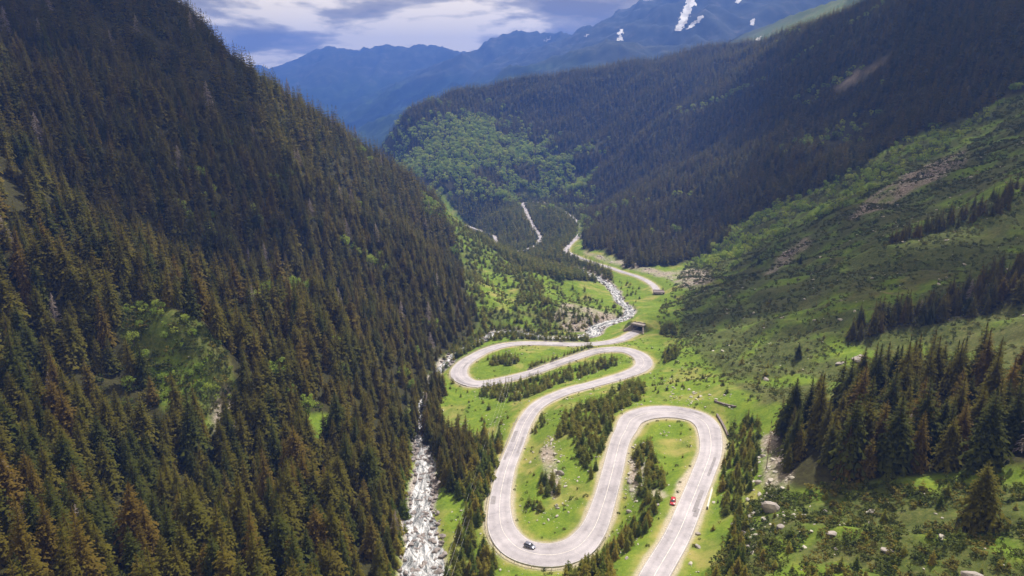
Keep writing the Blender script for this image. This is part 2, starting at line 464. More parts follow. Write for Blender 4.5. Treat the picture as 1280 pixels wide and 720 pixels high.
# ------------------------------------------------------------------ materials
def new_mat(name):
    m = bpy.data.materials.new(name)
    m.use_nodes = True
    nt = m.node_tree
    b = nt.nodes["Principled BSDF"]
    return m, nt.nodes, nt.links, b
def simple(name, col, rough=0.7, metal=0.0, noise=0.0, scale=4.0, spec=0.4):
    m, nd, ln, b = new_mat(name)
    b.inputs["Roughness"].default_value = rough
    b.inputs["Metallic"].default_value = metal
    b.inputs["Specular IOR Level"].default_value = spec
    if noise:
        tcn = N(nd, "ShaderNodeTexCoord")
        nz = N(nd, "ShaderNodeTexNoise", i_Scale=scale, i_Detail=6.0, i_Roughness=0.65)
        ln.new(tcn.outputs["Object"], nz.inputs["Vector"])
        r = ramp(nd, [(0.3, [c * (1 - noise) for c in col]), (0.7, [min(1, c * (1 + noise)) for c in col])])
        ln.new(nz.outputs[0], r.inputs[0]); ln.new(r.outputs[0], b.inputs["Base Color"])
    else:
        b.inputs["Base Color"].default_value = (*col, 1)
    return m
def foliage(name, cols, rough=0.85, trans=0.25, nscale=0.35):
    """needle or leaf material: hue differs from plant to plant (object random) and from branch to branch"""
    m, nd, ln, b = new_mat(name)
    oi = N(nd, "ShaderNodeObjectInfo")
    r = ramp(nd, cols)
    ln.new(oi.outputs["Random"], r.inputs[0])
    tcn = N(nd, "ShaderNodeTexCoord")
    nz = N(nd, "ShaderNodeTexNoise", i_Scale=nscale, i_Detail=5.0, i_Roughness=0.7)
    ln.new(tcn.outputs["Object"], nz.inputs["Vector"])
    mr = N(nd, "ShaderNodeMapRange"); mr.inputs[1].default_value = 0.25; mr.inputs[2].default_value = 0.75; mr.inputs[3].default_value = 0.55; mr.inputs[4].default_value = 1.5
    ln.new(nz.outputs[0], mr.inputs[0])
    mul = N(nd, "ShaderNodeVectorMath", operation="SCALE")
    ln.new(r.outputs[0], mul.inputs[0]); ln.new(mr.outputs[0], mul.inputs["Scale"])
    ln.new(mul.outputs[0], b.inputs["Base Color"])
    b.inputs["Roughness"].default_value = rough
    b.inputs["Specular IOR Level"].default_value = 0.15
    tr = N(nd, "ShaderNodeBsdfTranslucent"); ln.new(mul.outputs[0], tr.inputs["Color"])
    mx = N(nd, "ShaderNodeMixShader"); mx.inputs[0].default_value = trans
    out = nd["Material Output"]
    ln.new(b.outputs[0], mx.inputs[1]); ln.new(tr.outputs[0], mx.inputs[2]); ln.new(mx.outputs[0], out.inputs["Surface"])
    return m
M_SPRUCE = foliage("spruce_needles", [(0.0, (0.057, 0.068, 0.0088)), (0.25, (0.111, 0.103, 0.0111)), (0.55, (0.144, 0.118, 0.0132)), (0.8, (0.097, 0.101, 0.0111)), (1.0, (0.154, 0.114, 0.0162))], trans=0.5)
SPRUCE_TINTS = {"dark green": foliage("dark_green_needles", [(0.0, (0.065, 0.076, 0.0095)), (1.0, (0.079, 0.091, 0.0111))], trans=0.5), "olive": foliage("olive_needles", [(0.0, (0.114, 0.110, 0.0111)), (1.0, (0.136, 0.120, 0.0125))], trans=0.5),
                "brownish": foliage("brownish_needles", [(0.0, (0.147, 0.111, 0.0132)), (1.0, (0.163, 0.114, 0.0176))], trans=0.5)}
M_YOUNG = foliage("young_spruce_needles", [(0.0, (0.09, 0.12, 0.016)), (0.5, (0.155, 0.165, 0.022)), (1.0, (0.205, 0.185, 0.026))], trans=0.48, nscale=0.8)
YOUNG_TINTS = {"green": foliage("young_green_needles", [(0.0, (0.085, 0.12, 0.016)), (1.0, (0.11, 0.14, 0.018))], trans=0.48, nscale=0.8), "yellow green": foliage("young_yellow_green_needles", [(0.0, (0.15, 0.165, 0.022)), (1.0, (0.175, 0.175, 0.022))], trans=0.48, nscale=0.8),
               "golden olive": foliage("young_golden_needles", [(0.0, (0.195, 0.175, 0.024)), (1.0, (0.225, 0.185, 0.026))], trans=0.48, nscale=0.8)}
M_LEAF = foliage("broad_leaves", [(0.0, (0.19, 0.28, 0.04)), (0.5, (0.27, 0.36, 0.055)), (1.0, (0.35, 0.40, 0.075))], trans=0.5, nscale=0.5)
M_SHRUB = foliage("shrub_leaves", [(0.0, (0.045, 0.065, 0.012)), (0.5, (0.085, 0.100, 0.018)), (1.0, (0.125, 0.115, 0.022))], trans=0.35, nscale=0.9)
SHRUB_TINTS = {"dark green": foliage("dark_shrub_leaves", [(0.0, (0.045, 0.065, 0.012)), (1.0, (0.06, 0.08, 0.014))], trans=0.35, nscale=0.9), "mid green": foliage("green_shrub_leaves", [(0.0, (0.085, 0.11, 0.018)), (1.0, (0.10, 0.12, 0.02))], trans=0.35, nscale=0.9),
               "yellowish": foliage("yellowish_shrub_leaves", [(0.0, (0.13, 0.12, 0.022)), (1.0, (0.155, 0.135, 0.025))], trans=0.35, nscale=0.9)}
M_BARK = simple("spruce_bark", (0.09, 0.065, 0.05), 0.9, noise=0.4, scale=6)
M_DEAD = simple("grey_dead_wood", (0.26, 0.22, 0.21), 0.9, noise=0.35, scale=3)
M_DRY = foliage("brown_dry_needles", [(0.0, (0.13, 0.085, 0.06)), (1.0, (0.19, 0.13, 0.10))], trans=0.1)
M_CONC = simple("weathered_concrete", (0.22, 0.195, 0.19), 0.85, noise=0.3, scale=0.8)
M_STEEL = simple("galvanised_steel", (0.42, 0.42, 0.43), 0.45, 0.8, noise=0.15, scale=2)
M_POLE = simple("pale_concrete_pole", (0.45, 0.42, 0.38), 0.85, noise=0.2, scale=2)
M_WIRE = simple("aluminium_wire", (0.55, 0.55, 0.55), 0.4, 0.6)
M_LINE = simple("worn_white_paint", (0.46, 0.45, 0.45), 0.7, noise=0.3, scale=0.8)
M_WALLSTONE = simple("dark_stone_masonry", (0.15, 0.125, 0.125), 0.9, noise=0.5, scale=1.6)
M_SNOW = simple("old_snow", (0.60, 0.61, 0.64), 0.7, noise=0.25, scale=0.02)

def rock_material(name, a, bcol, moss=0.35):
    m, nd, ln, b = new_mat(name)
    tcn = N(nd, "ShaderNodeTexCoord"); oi = N(nd, "ShaderNodeObjectInfo")
    ad = N(nd, "ShaderNodeVectorMath", operation="ADD"); ln.new(tcn.outputs["Object"], ad.inputs[0]); ln.new(oi.outputs["Random"], ad.inputs[1])
    nz = N(nd, "ShaderNodeTexNoise", i_Scale=1.6, i_Detail=8.0, i_Roughness=0.7); ln.new(ad.outputs[0], nz.inputs["Vector"])
    r = ramp(nd, [(0.3, a), (0.7, bcol)]); ln.new(nz.outputs[0], r.inputs[0])
    nz2 = N(nd, "ShaderNodeTexNoise", i_Scale=0.9, i_Detail=5.0); ln.new(ad.outputs[0], nz2.inputs["Vector"])
    mr = ramp(nd, [(0.55, (0, 0, 0)), (0.68, (moss, moss, moss))]); ln.new(nz2.outputs[0], mr.inputs[0])
    mx = N(nd, "ShaderNodeMix", data_type="RGBA"); ln.new(mr.outputs[0], mx.inputs["Factor"]); ln.new(r.outputs[0], mx.inputs["A"]); mx.inputs["B"].default_value = (0.10, 0.11, 0.03, 1)
    ln.new(mx.outputs["Result"], b.inputs["Base Color"])
    bp = N(nd, "ShaderNodeBump", i_Strength=0.6, i_Distance=0.1); ln.new(nz.outputs[0], bp.inputs["Height"]); ln.new(bp.outputs[0], b.inputs["Normal"])
    b.inputs["Roughness"].default_value = 0.88
    return m
M_ROCK = rock_material("grey_boulder_rock", (0.15, 0.135, 0.14), (0.36, 0.33, 0.325))
M_PALEROCK = rock_material("pale_field_stone", (0.24, 0.225, 0.21), (0.46, 0.44, 0.41), 0.3)
M_WETROCK = rock_material("wet_river_rock", (0.10, 0.085, 0.09), (0.30, 0.27, 0.27), 0.15)

# ------------------------------------------------------------------ ground zones traced on the photograph and laid on the terrain
FL_POLY = [(-400, 900), (-400, -300), (215, -20), (300, 60), (400, 120), (480, 170), (530, 228), (556, 266), (568, 296), (578, 335), (586, 372), (598, 400),
           (590, 424), (556, 444), (540, 465), (520, 492), (508, 520), (518, 548), (508, 600), (500, 640), (496, 680), (490, 740), (480, 900)]
KNOLL_POLY = [(148, 388), (205, 384), (252, 405), (282, 440), (296, 490), (288, 520), (262, 540), (236, 532), (205, 512), (184, 478), (170, 440), (152, 415)]
KNOLL_TOP = [(185, 395), (230, 395), (262, 420), (282, 455), (288, 495), (262, 500), (235, 470), (215, 440), (190, 420)]
MEAD_A = [(368, 518), (400, 516), (432, 524), (430, 545), (392, 548), (372, 538)]
MEAD_B = [(604, 336), (640, 346), (650, 368), (640, 392), (612, 384), (600, 360)]
MEAD_C = [(676, 350), (712, 348), (745, 358), (772, 376), (780, 394), (745, 396), (700, 386), (680, 370)]
FR_POLY = [(495, 175), (505, 138), (530, 118), (570, 100), (640, 90), (720, 82), (800, 70), (880, 52), (960, 48), (1000, 22), (1090, -15), (1280, -120), (1500, -120), (1500, 20), (1280, 108), (1200, 146), (1150, 172), (1090, 205),
           (1020, 236), (960, 262), (905, 288), (880, 312), (862, 332), (835, 338), (800, 332), (764, 322), (735, 312), (722, 300), (730, 286), (728, 270), (700, 250), (640, 246), (560, 250)]
BROAD_POLY = [(498, 190), (510, 162), (545, 148), (590, 142), (630, 154), (655, 170), (695, 196), (730, 215), (745, 240), (715, 246), (670, 250), (610, 246), (560, 248), (515, 222)]
MID_POLY = [(560, 250), (640, 244), (700, 248), (728, 268), (728, 288), (718, 300), (703, 312), (722, 325), (760, 338), (768, 352), (740, 352), (700, 350), (640, 330), (600, 298)]
STAND_POLY = [(962, 560), (972, 590), (992, 612), (1060, 606), (1130, 598), (1200, 590), (1290, 580), (1600, 530), (1600, 440), (1290, 474), (1190, 482), (1100, 486), (1040, 498), (1000, 506), (975, 525)]
ROW_A = [(1058, 428), (1070, 408), (1110, 396), (1150, 384), (1200, 366), (1250, 346), (1300, 330), (1300, 372), (1240, 392), (1180, 404), (1120, 412), (1080, 424)]
ROW_B = [(1110, 306), (1140, 290), (1200, 268), (1250, 244), (1300, 222), (1300, 246), (1240, 272), (1190, 288), (1140, 300)]
SOIL = [([(722, 312), (742, 318), (790, 328), (830, 340), (862, 336), (884, 338), (892, 352), (862, 364), (838, 350), (800, 340), (752, 326)], 600, 1200),
        ([(690, 396), (704, 378), (735, 384), (770, 392), (772, 402), (744, 405), (734, 414), (712, 416)], 400, 700),
        ([(715, 338), (735, 332), (760, 348), (772, 362), (752, 352), (738, 346)], 500, 1000),
        ([(955, 345), (975, 318), (1008, 296), (1014, 306), (995, 322), (972, 338)], 300, 1200), ([(1060, 275), (1085, 248), (1130, 218), (1205, 188), (1212, 204), (1150, 234), (1100, 262)], 300, 1200),
        ([(1036, 112), (1072, 88), (1108, 68), (1112, 78), (1080, 102), (1046, 120)], 300, 2000), ([(952, 545), (968, 540), (990, 590), (985, 615), (955, 608)], 100, 500),
        ([(268, 500), (286, 480), (300, 520), (285, 548), (262, 540)], 100, 500), ([(676, 560), (690, 556), (700, 600), (695, 625), (680, 610)], 100, 500),
        ([(785, 575), (795, 560), (806, 580), (802, 615), (788, 625)], 100, 500)]
LAYBY = [(866, 580), (872, 590), (862, 622), (850, 650), (843, 650), (840, 630), (846, 604)]
LAYBY2 = [(806, 612), (826, 612), (836, 620), (828, 624), (808, 620)]
U, V_, FD = project(np.stack([GX, GY, GZ], -1))
def zone(poly, y0=0, y1=20000, GU=None, GV=None, gy=None):
    GU = U if GU is None else GU; GV = V_ if GV is None else GV; gy = GY if gy is None else gy
    return inpoly(GU, GV, poly) & (gy > y0) & (gy < y1)
def forest_left(u, v, x, y):
    f = inpoly(u, v, FL_POLY) & (y < 1050) | ((x < -150) & (y > 850) & (y < 2000)) | ((y < 160) & (x < -75))
    for p in (KNOLL_POLY, MEAD_A, MEAD_B, MEAD_C):
        f &= ~(inpoly(u, v, p) & (y < 900))
    return f
def forest_right(u, v, x, y):
    e_ = sm(560, 760, u)
    return inpoly(u + 20 * e_ * fbm(x, y, 130, 3, 251), v + 26 * e_ * fbm(x, y, 110, 3, 255), FR_POLY) & (y > 640) & (y < 2600) | ((y > 1750) & (y < 2600)) | ((x > 500) & (y > 750) & (y < 2600) & (u > 1240) & (v < 100))
def blur(G, k=1):
    for _ in range(k):
        G = (np.roll(G, 1, 0) + np.roll(G, -1, 0) + np.roll(G, 1, 1) + np.roll(G, -1, 1) + 2 * G) / 6
    return G
nzA = fbm(GX.ravel(), GY.ravel(), 22, 4, 71).reshape(GX.shape)
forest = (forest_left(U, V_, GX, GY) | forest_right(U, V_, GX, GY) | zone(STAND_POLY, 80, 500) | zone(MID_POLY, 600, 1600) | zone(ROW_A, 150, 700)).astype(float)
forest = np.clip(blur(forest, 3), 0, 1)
soil = np.zeros(GX.shape)
for i_, (p, a, b) in enumerate(SOIL): soil = np.maximum(soil, zone(p, a, b) * (0.5 if i_ == 5 else 1.0))
soil = np.clip(blur(soil.astype(float), 2) * (0.75 + nzA), 0, 1)
gz0, gz1 = np.gradient(GZ)
hx = np.gradient(GX, axis=1); hy = np.gradient(GY, axis=0)
steep = np.hypot(gz1 / np.maximum(hx, 1e-3), gz0 / np.maximum(hy, 1e-3))
gravel = np.maximum(sm(2.0, 0.5, RWD + nzA * 1.0) * 0.9, 0)
lay = blur((zone(LAYBY, 80, 400)).astype(float), 1) + 0.8 * blur(zone(LAYBY2, 80, 400).astype(float), 1)
gravel = np.clip(np.maximum(gravel, lay), 0, 1)
bank = sm(3.2, 0.5, VWD + nzA * 3.5) * (RWD > 3)
dry = np.clip(sm(5.0, 1.2, RWD + nzA * 2) * 0.8 + sm(0.05, 0.45, nzA + 0.6 * fbm(GX.ravel(), GY.ravel(), 60, 3, 77).reshape(GX.shape)) * 0.75, 0, 1)
far = sm(2500, 3300, GY)
HEATH2 = [(890, 735), (925, 650), (960, 612), (1060, 604), (1180, 600), (1800, 500), (1800, 900)]
HEATH = [(850, 420), (860, 335), (890, 280), (1000, 225), (1110, 180), (1200, 125), (1800, -120), (1800, 480), (1180, 485), (1040, 495), (960, 510), (915, 480)]
heath = np.clip(blur(zone(HEATH, 150, 1100).astype(float), 4), 0, 1) * sm(-0.60, 0.10, nzA + 0.8 * fbm((GX * 0.6 + GY).ravel(), (GY * 0.3 - GX * 0.2).ravel(), 60, 3, 305).reshape(GX.shape))
heath = np.maximum(heath, 1.0 * blur(zone(HEATH2, 60, 400).astype(float), 3) * sm(-0.45, 0.1, nzA))
TERR = [(560, 268), (602, 298), (640, 323), (700, 348), (775, 382), (784, 400), (735, 415), (640, 412), (600, 422), (586, 404), (584, 370), (574, 320)]
heath = np.maximum(heath, 0.8 * blur((zone(TERR, 400, 1200) & ~zone(MEAD_B) & ~zone(MEAD_C)).astype(float), 3) * sm(-0.5, 0.15, nzA))
heath = np.maximum(heath, 0.95 * blur(zone(KNOLL_POLY, 150, 400).astype(float), 2) * sm(-0.4, 0.15, nzA))
keep = np.ones((GX.shape[0] - 1, GX.shape[1] - 1), bool)
cxm = (GX[:-1, :-1] + GX[1:, 1:]) / 2 - PORTAL[0]; cym = (GY[:-1, :-1] + GY[1:, 1:]) / 2 - PORTAL[1]
al_ = cxm * PORTAL_DIR[0] + cym * PORTAL_DIR[1]; ac_ = -cxm * PORTAL_DIR[1] + cym * PORTAL_DIR[0]
keep &= ~((al_ > -0.2) & (al_ < 3.8) & (np.abs(ac_) < 3.9))

m, nd, ln, b = new_mat("mountain_ground")
tcn = N(nd, "ShaderNodeTexCoord")
a1 = N(nd, "ShaderNodeAttribute", attribute_name="ground_a"); a2 = N(nd, "ShaderNodeAttribute", attribute_name="ground_b")
s1 = N(nd, "ShaderNodeSeparateColor"); ln.new(a1.outputs["Color"], s1.inputs[0])
s2 = N(nd, "ShaderNodeSeparateColor"); ln.new(a2.outputs["Color"], s2.inputs[0])
def nz(scale, det=5.0, rough=0.6):
    t = N(nd, "ShaderNodeTexNoise", i_Scale=scale, i_Detail=det, i_Roughness=rough)
    ln.new(tcn.outputs["Object"], t.inputs["Vector"]); return t
def mix(fac, A_, B_):
    x = N(nd, "ShaderNodeMix", data_type="RGBA")
    for s, val in (("Factor", fac), ("A", A_), ("B", B_)):
        if isinstance(val, tuple): x.inputs[s].default_value = (*val, 1)
        elif isinstance(val, float): x.inputs[s].default_value = val
        else: ln.new(val, x.inputs[s])
    return x.outputs["Result"]
def mth(op, A_, B_=None):
    x = N(nd, "ShaderNodeMath", operation=op)
    for i, val in enumerate((A_, B_)):
        if val is None: continue
        if isinstance(val, (int, float)): x.inputs[i].default_value = val
        else: ln.new(val, x.inputs[i])
    return x.outputs[0]
n_l, n_m, n_s, n_x = nz(0.035), nz(0.16), nz(0.7, 6, 0.7), nz(2.2, 4, 0.7)
g1 = ramp(nd, [(0.3, (0.055, 0.11, 0.008)), (0.5, (0.11, 0.18, 0.010)), (0.72, (0.18, 0.23, 0.018))]); ln.new(n_m.outputs[0], g1.inputs[0])
g2 = ramp(nd, [(0.35, (0.050, 0.095, 0.016)), (0.65, (0.17, 0.22, 0.035))]); ln.new(n_s.outputs[0], g2.inputs[0])
grass = mix(0.45, g1.outputs[0], g2.outputs[0])
drym = ramp(nd, [(0.40, (0, 0, 0)), (0.70, (1, 1, 1))]); ln.new(n_m.outputs[0], drym.inputs[0])
dfac = mth("MULTIPLY", s2.outputs[0], mth("ADD", mth("MULTIPLY", drym.outputs[0], 0.9), 0.25))
grass = mix(dfac, grass, (0.27, 0.235, 0.085))
# little pale stones and dark tufts in the turf
st = ramp(nd, [(0.66, (0, 0, 0)), (0.70, (1, 1, 1))]); ln.new(n_x.outputs[0], st.inputs[0])
stl = ramp(nd, [(0.48, (0, 0, 0)), (0.60, (1, 1, 1))]); ln.new(n_l.outputs[0], stl.inputs[0])
grass = mix(mth("MULTIPLY", st.outputs[0], mth("MULTIPLY", stl.outputs[0], 0.8)), grass, (0.42, 0.40, 0.36))
tf = ramp(nd, [(0.30, (1, 1, 1)), (0.36, (0, 0, 0))]); ln.new(n_x.outputs[0], tf.inputs[0])
grass = mix(mth("MULTIPLY", tf.outputs[0], 0.6), grass, (0.045, 0.06, 0.014))
ht = ramp(nd, [(0.35, (0.030, 0.040, 0.012)), (0.52, (0.060, 0.070, 0.022)), (0.70, (0.115, 0.105, 0.045))]); ln.new(n_s.outputs[0], ht.inputs[0])
grass = mix(mth("MULTIPLY", a1.outputs["Alpha"], 0.85), grass, ht.outputs[0])
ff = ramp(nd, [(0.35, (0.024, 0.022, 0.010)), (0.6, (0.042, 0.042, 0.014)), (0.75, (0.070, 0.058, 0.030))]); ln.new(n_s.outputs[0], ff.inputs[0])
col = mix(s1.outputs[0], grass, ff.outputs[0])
rk = ramp(nd, [(0.35, (0.14, 0.115, 0.11)), (0.5, (0.26, 0.215, 0.205)), (0.68, (0.42, 0.37, 0.35))]); ln.new(n_s.outputs[0], rk.inputs[0])
sf = mth("MULTIPLY", s1.outputs[1], mth("ADD", mth("MULTIPLY", n_s.outputs[0], 1.3), 0.2))
col = mix(sf, col, rk.outputs[0])
gv = ramp(nd, [(0.35, (0.25, 0.22, 0.17)), (0.65, (0.44, 0.40, 0.34))]); ln.new(n_x.outputs[0], gv.inputs[0])
col = mix(s1.outputs[2], col, gv.outputs[0])
bk = ramp(nd, [(0.38, (0.11, 0.10, 0.085)), (0.5, (0.30, 0.27, 0.26)), (0.66, (0.52, 0.49, 0.48))]); ln.new(n_x.outputs[0], bk.inputs[0])
col = mix(s2.outputs[1], col, bk.outputs[0])
# far mountains: woods below, alpine turf and bare rock above
geo = N(nd, "ShaderNodeNewGeometry"); spz = N(nd, "ShaderNodeSeparateXYZ"); ln.new(geo.outputs["Position"], spz.inputs[0])
fn = nz(0.0022, 8, 0.65); fn2 = nz(0.009, 7, 0.7)
alt = mth("ADD", spz.outputs[2], mth("MULTIPLY", mth("SUBTRACT", fn.outputs[0], 0.5), 700.0))
altn = N(nd, "ShaderNodeMapRange"); ln.new(alt, altn.inputs[0]); altn.inputs[1].default_value = 60; altn.inputs[2].default_value = 240
wd = ramp(nd, [(0.35, (0.008, 0.018, 0.008)), (0.55, (0.018, 0.035, 0.012)), (0.7, (0.045, 0.08, 0.022))]); ln.new(fn2.outputs[0], wd.inputs[0])
al = ramp(nd, [(0.35, (0.020, 0.026, 0.018)), (0.55, (0.036, 0.044, 0.028)), (0.72, (0.10, 0.095, 0.08))]); ln.new(fn2.outputs[0], al.inputs[0])
fcol = mix(altn.outputs[0], wd.outputs[0], al.outputs[0])
col = mix(s2.outputs[2], col, fcol)
ln.new(col, b.inputs["Base Color"])
b.inputs["Roughness"].default_value = 0.95; b.inputs["Specular IOR Level"].default_value = 0.1
bsum = mth("ADD", n_s.outputs[0], mth("MULTIPLY", n_x.outputs[0], 0.5))
bp = N(nd, "ShaderNodeBump", i_Strength=0.55, i_Distance=0.5); ln.new(bsum, bp.inputs["Height"]); ln.new(bp.outputs[0], b.inputs["Normal"])
M_GROUND = m
gm = grid_mesh("mountain_terrain", GX, GY, GZ, M_GROUND, keep)
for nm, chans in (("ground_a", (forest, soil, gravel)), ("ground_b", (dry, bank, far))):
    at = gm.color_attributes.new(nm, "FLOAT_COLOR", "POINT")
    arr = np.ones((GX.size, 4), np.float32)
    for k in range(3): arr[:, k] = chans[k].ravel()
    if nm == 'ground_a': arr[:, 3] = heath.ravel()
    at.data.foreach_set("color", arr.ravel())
link("mountain_terrain", gm, kind="structure")

# ------------------------------------------------------------------ roads
def normals2(C):
    t = np.gradient(C[:, :2], axis=0); t /= np.linalg.norm(t, axis=1)[:, None] + 1e-9
    return np.stack([-t[:, 1], t[:, 0]], 1), t
def ribbon(C, offs, z):
    """sheet along a course; offs: list of lateral offsets (arrays) from one edge to the other"""
    nn, _ = normals2(C)
    X = np.stack([C[:, 0] + nn[:, 0] * o for o in offs], 1); Y = np.stack([C[:, 1] + nn[:, 1] * o for o in offs], 1)
    Z = np.repeat((C[:, 2])[:, None], len(offs), 1) + np.asarray(z)
    return X, Y, Z
m, nd, ln, b = new_mat("sun_bleached_asphalt")
tcn = N(nd, "ShaderNodeTexCoord")
uvn = N(nd, "ShaderNodeAttribute", attribute_name="lane")
sx = N(nd, "ShaderNodeSeparateColor"); ln.new(uvn.outputs["Color"], sx.inputs[0])
t1 = N(nd, "ShaderNodeTexNoise", i_Scale=0.10, i_Detail=9.0, i_Roughness=0.72); ln.new(tcn.outputs["Object"], t1.inputs["Vector"])
t2 = N(nd, "ShaderNodeTexNoise", i_Scale=3.0, i_Detail=4.0, i_Roughness=0.7); ln.new(tcn.outputs["Object"], t2.inputs["Vector"])
cr = ramp(nd, [(0.32, (0.19, 0.180, 0.215)), (0.45, (0.275, 0.262, 0.305)), (0.68, (0.375, 0.358, 0.415))]); ln.new(t1.outputs[0], cr.inputs[0])
wave = ramp(nd, [(0.0, (0.86, 0.86, 0.86)), (0.10, (1.05, 1.05, 1.05)), (0.24, (0.84, 0.84, 0.84)), (0.36, (1.04, 1.04, 1.04)), (0.5, (0.93, 0.93, 0.93)), (0.64, (1.04, 1.04, 1.04)), (0.76, (0.84, 0.84, 0.84)), (0.90, (1.05, 1.05, 1.05)), (1.0, (0.86, 0.86, 0.86))])
ln.new(sx.outputs[0], wave.inputs[0])
mu = N(nd, "ShaderNodeMix", data_type="RGBA", blend_type="MULTIPLY"); mu.inputs["Factor"].default_value = 0.8
ln.new(cr.outputs[0], mu.inputs["A"]); ln.new(wave.outputs[0], mu.inputs["B"])
mu2 = N(nd, "ShaderNodeMix", data_type="RGBA", blend_type="OVERLAY"); mu2.inputs["Factor"].default_value = 0.35
ln.new(mu.outputs["Result"], mu2.inputs["A"]); ln.new(t2.outputs[0], mu2.inputs["B"]); ln.new(mu2.outputs["Result"], b.inputs["Base Color"])
b.inputs["Roughness"].default_value = 0.8
M_ASPH = m
def road(C, name):
    k = np.linspace(-0.5, 0.5, 9)
    X, Y, Z = ribbon(C, [C[:, 3] * q_ for q_ in k], -0.06 * np.abs(k)[None, :])
    me = grid_mesh(name, X, Y, Z, M_ASPH)
    at = me.color_attributes.new("lane", "FLOAT_COLOR", "POINT")
    arr = np.ones((X.size, 4), np.float32); arr[:, 0] = np.tile(k + 0.5, X.shape[0]); at.data.foreach_set("color", arr.ravel())
    o = link(name, me, kind="structure")
    for sgn, nm in ((1, "edge_line"), (-1, "edge_line")):
        X, Y, Z = ribbon(C, [sgn * (C[:, 3] / 2 - 0.40), sgn * (C[:, 3] / 2 - 0.26)], 0.012 - 0.03)
        link(nm, grid_mesh(nm, X, Y, Z, M_LINE, None), parent=o)
    # kerb of pressed earth and gravel showing as a thin step
    return o
road_o = road(ROAD, "mountain_road")
far_o = road(FAR, "distant_road")
# worn centre line
X, Y, Z = ribbon(ROAD, [np.full(len(ROAD), -0.08), np.full(len(ROAD), 0.08)], 0.014)
link("centre_line", grid_mesh("centre_line", X, Y, Z, simple("faded_centre_paint", (0.52, 0.50, 0.50), 0.75, noise=0.35, scale=0.6)), parent=road_o)
# darker repair patches laid in single lanes
M_PATCH = simple("asphalt_repair", (0.20, 0.19, 0.215), 0.85, noise=0.25, scale=0.7)
pr = random.Random(12)
for _ in range(16):
    i = pr.randrange(10, len(ROAD) - 40); L = pr.randrange(4, 14); seg = ROAD[i:i + L]; sd = pr.choice((-1, 1)); a = pr.uniform(0.25, 0.5); w_ = pr.uniform(0.9, 2.2)
    lo = sd * (seg[:, 3] * 0.25 * a * 2); hi = lo + sd * np.minimum(w_, seg[:, 3] / 2 - 0.6 - np.abs(lo))
    o1, o2 = (hi, lo) if sd > 0 else (lo, hi)
    X, Y, Z = ribbon(seg, [np.minimum(lo, hi), np.maximum(lo, hi)], 0.006)
    link("asphalt_patch", grid_mesh("asphalt_patch", X, Y, Z, M_PATCH), parent=road_o)
# asphalt floor that runs on into the gallery
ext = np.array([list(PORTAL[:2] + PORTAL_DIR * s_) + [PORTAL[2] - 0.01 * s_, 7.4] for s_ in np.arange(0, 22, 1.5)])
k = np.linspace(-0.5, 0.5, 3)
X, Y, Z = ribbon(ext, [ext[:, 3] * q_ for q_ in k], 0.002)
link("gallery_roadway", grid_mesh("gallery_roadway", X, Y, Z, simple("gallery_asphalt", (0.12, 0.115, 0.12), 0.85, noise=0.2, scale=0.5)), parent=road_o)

# ------------------------------------------------------------------ river
m, nd, ln, b = new_mat("white_water")
tcn = N(nd, "ShaderNodeAttribute", attribute_name="flow")
t1 = N(nd, "ShaderNodeTexNoise", i_Scale=0.32, i_Detail=8.0, i_Roughness=0.70, i_Distortion=0.9); ln.new(tcn.outputs["Vector"], t1.inputs["Vector"])
t2 = N(nd, "ShaderNodeTexNoise", i_Scale=2.6, i_Detail=5.0, i_Roughness=0.7); ln.new(tcn.outputs["Vector"], t2.inputs["Vector"])
ad = N(nd, "ShaderNodeMath", operation="MULTIPLY_ADD"); ad.inputs[1].default_value = 0.45; ln.new(t2.outputs[0], ad.inputs[0]); ln.new(t1.outputs[0], ad.inputs[2])
fo = ramp(nd, [(0.62, (0.055, 0.065, 0.070)), (0.72, (0.18, 0.19, 0.215)), (0.88, (0.62, 0.63, 0.68))]); ln.new(ad.outputs[0], fo.inputs[0])
ln.new(fo.outputs[0], b.inputs["Base Color"])
ro = ramp(nd, [(0.62, (0.08, 0.08, 0.08)), (0.75, (0.7, 0.7, 0.7))]); ln.new(ad.outputs[0], ro.inputs[0]); ln.new(ro.outputs[0], b.inputs["Roughness"])
bp = N(nd, "ShaderNodeBump", i_Strength=0.5, i_Distance=0.2); ln.new(ad.outputs[0], bp.inputs["Height"]); ln.new(bp.outputs[0], b.inputs["Normal"])
M_WATER = m
RV = RIVER.copy()
k = np.linspace(-0.62, 0.62, 15)
wob = 1 + 0.45 * fbm(RV[:, 0], RV[:, 1], 11, 4, 90)
X, Y, Z = ribbon(RV, [RV[:, 3] * q_ * wob for q_ in k], 0.0)
Z = Z - 0.25 + fbm(X.ravel(), Y.ravel(), 3.0, 3, 33).reshape(X.shape) * 0.35
rme = grid_mesh("mountain_river", X, Y, Z, M_WATER)
at = rme.attributes.new("flow", "FLOAT_VECTOR", "POINT")
fl = np.zeros((X.size, 3), np.float32); fl[:, 0] = np.repeat(np.arange(len(RV)) * 1.5 * 0.42, len(k)); fl[:, 1] = (RV[:, 3][:, None] * k[None, :]).ravel() * 1.5
at.data.foreach_set("vector", fl.ravel())
link("mountain_river", rme, kind="structure")

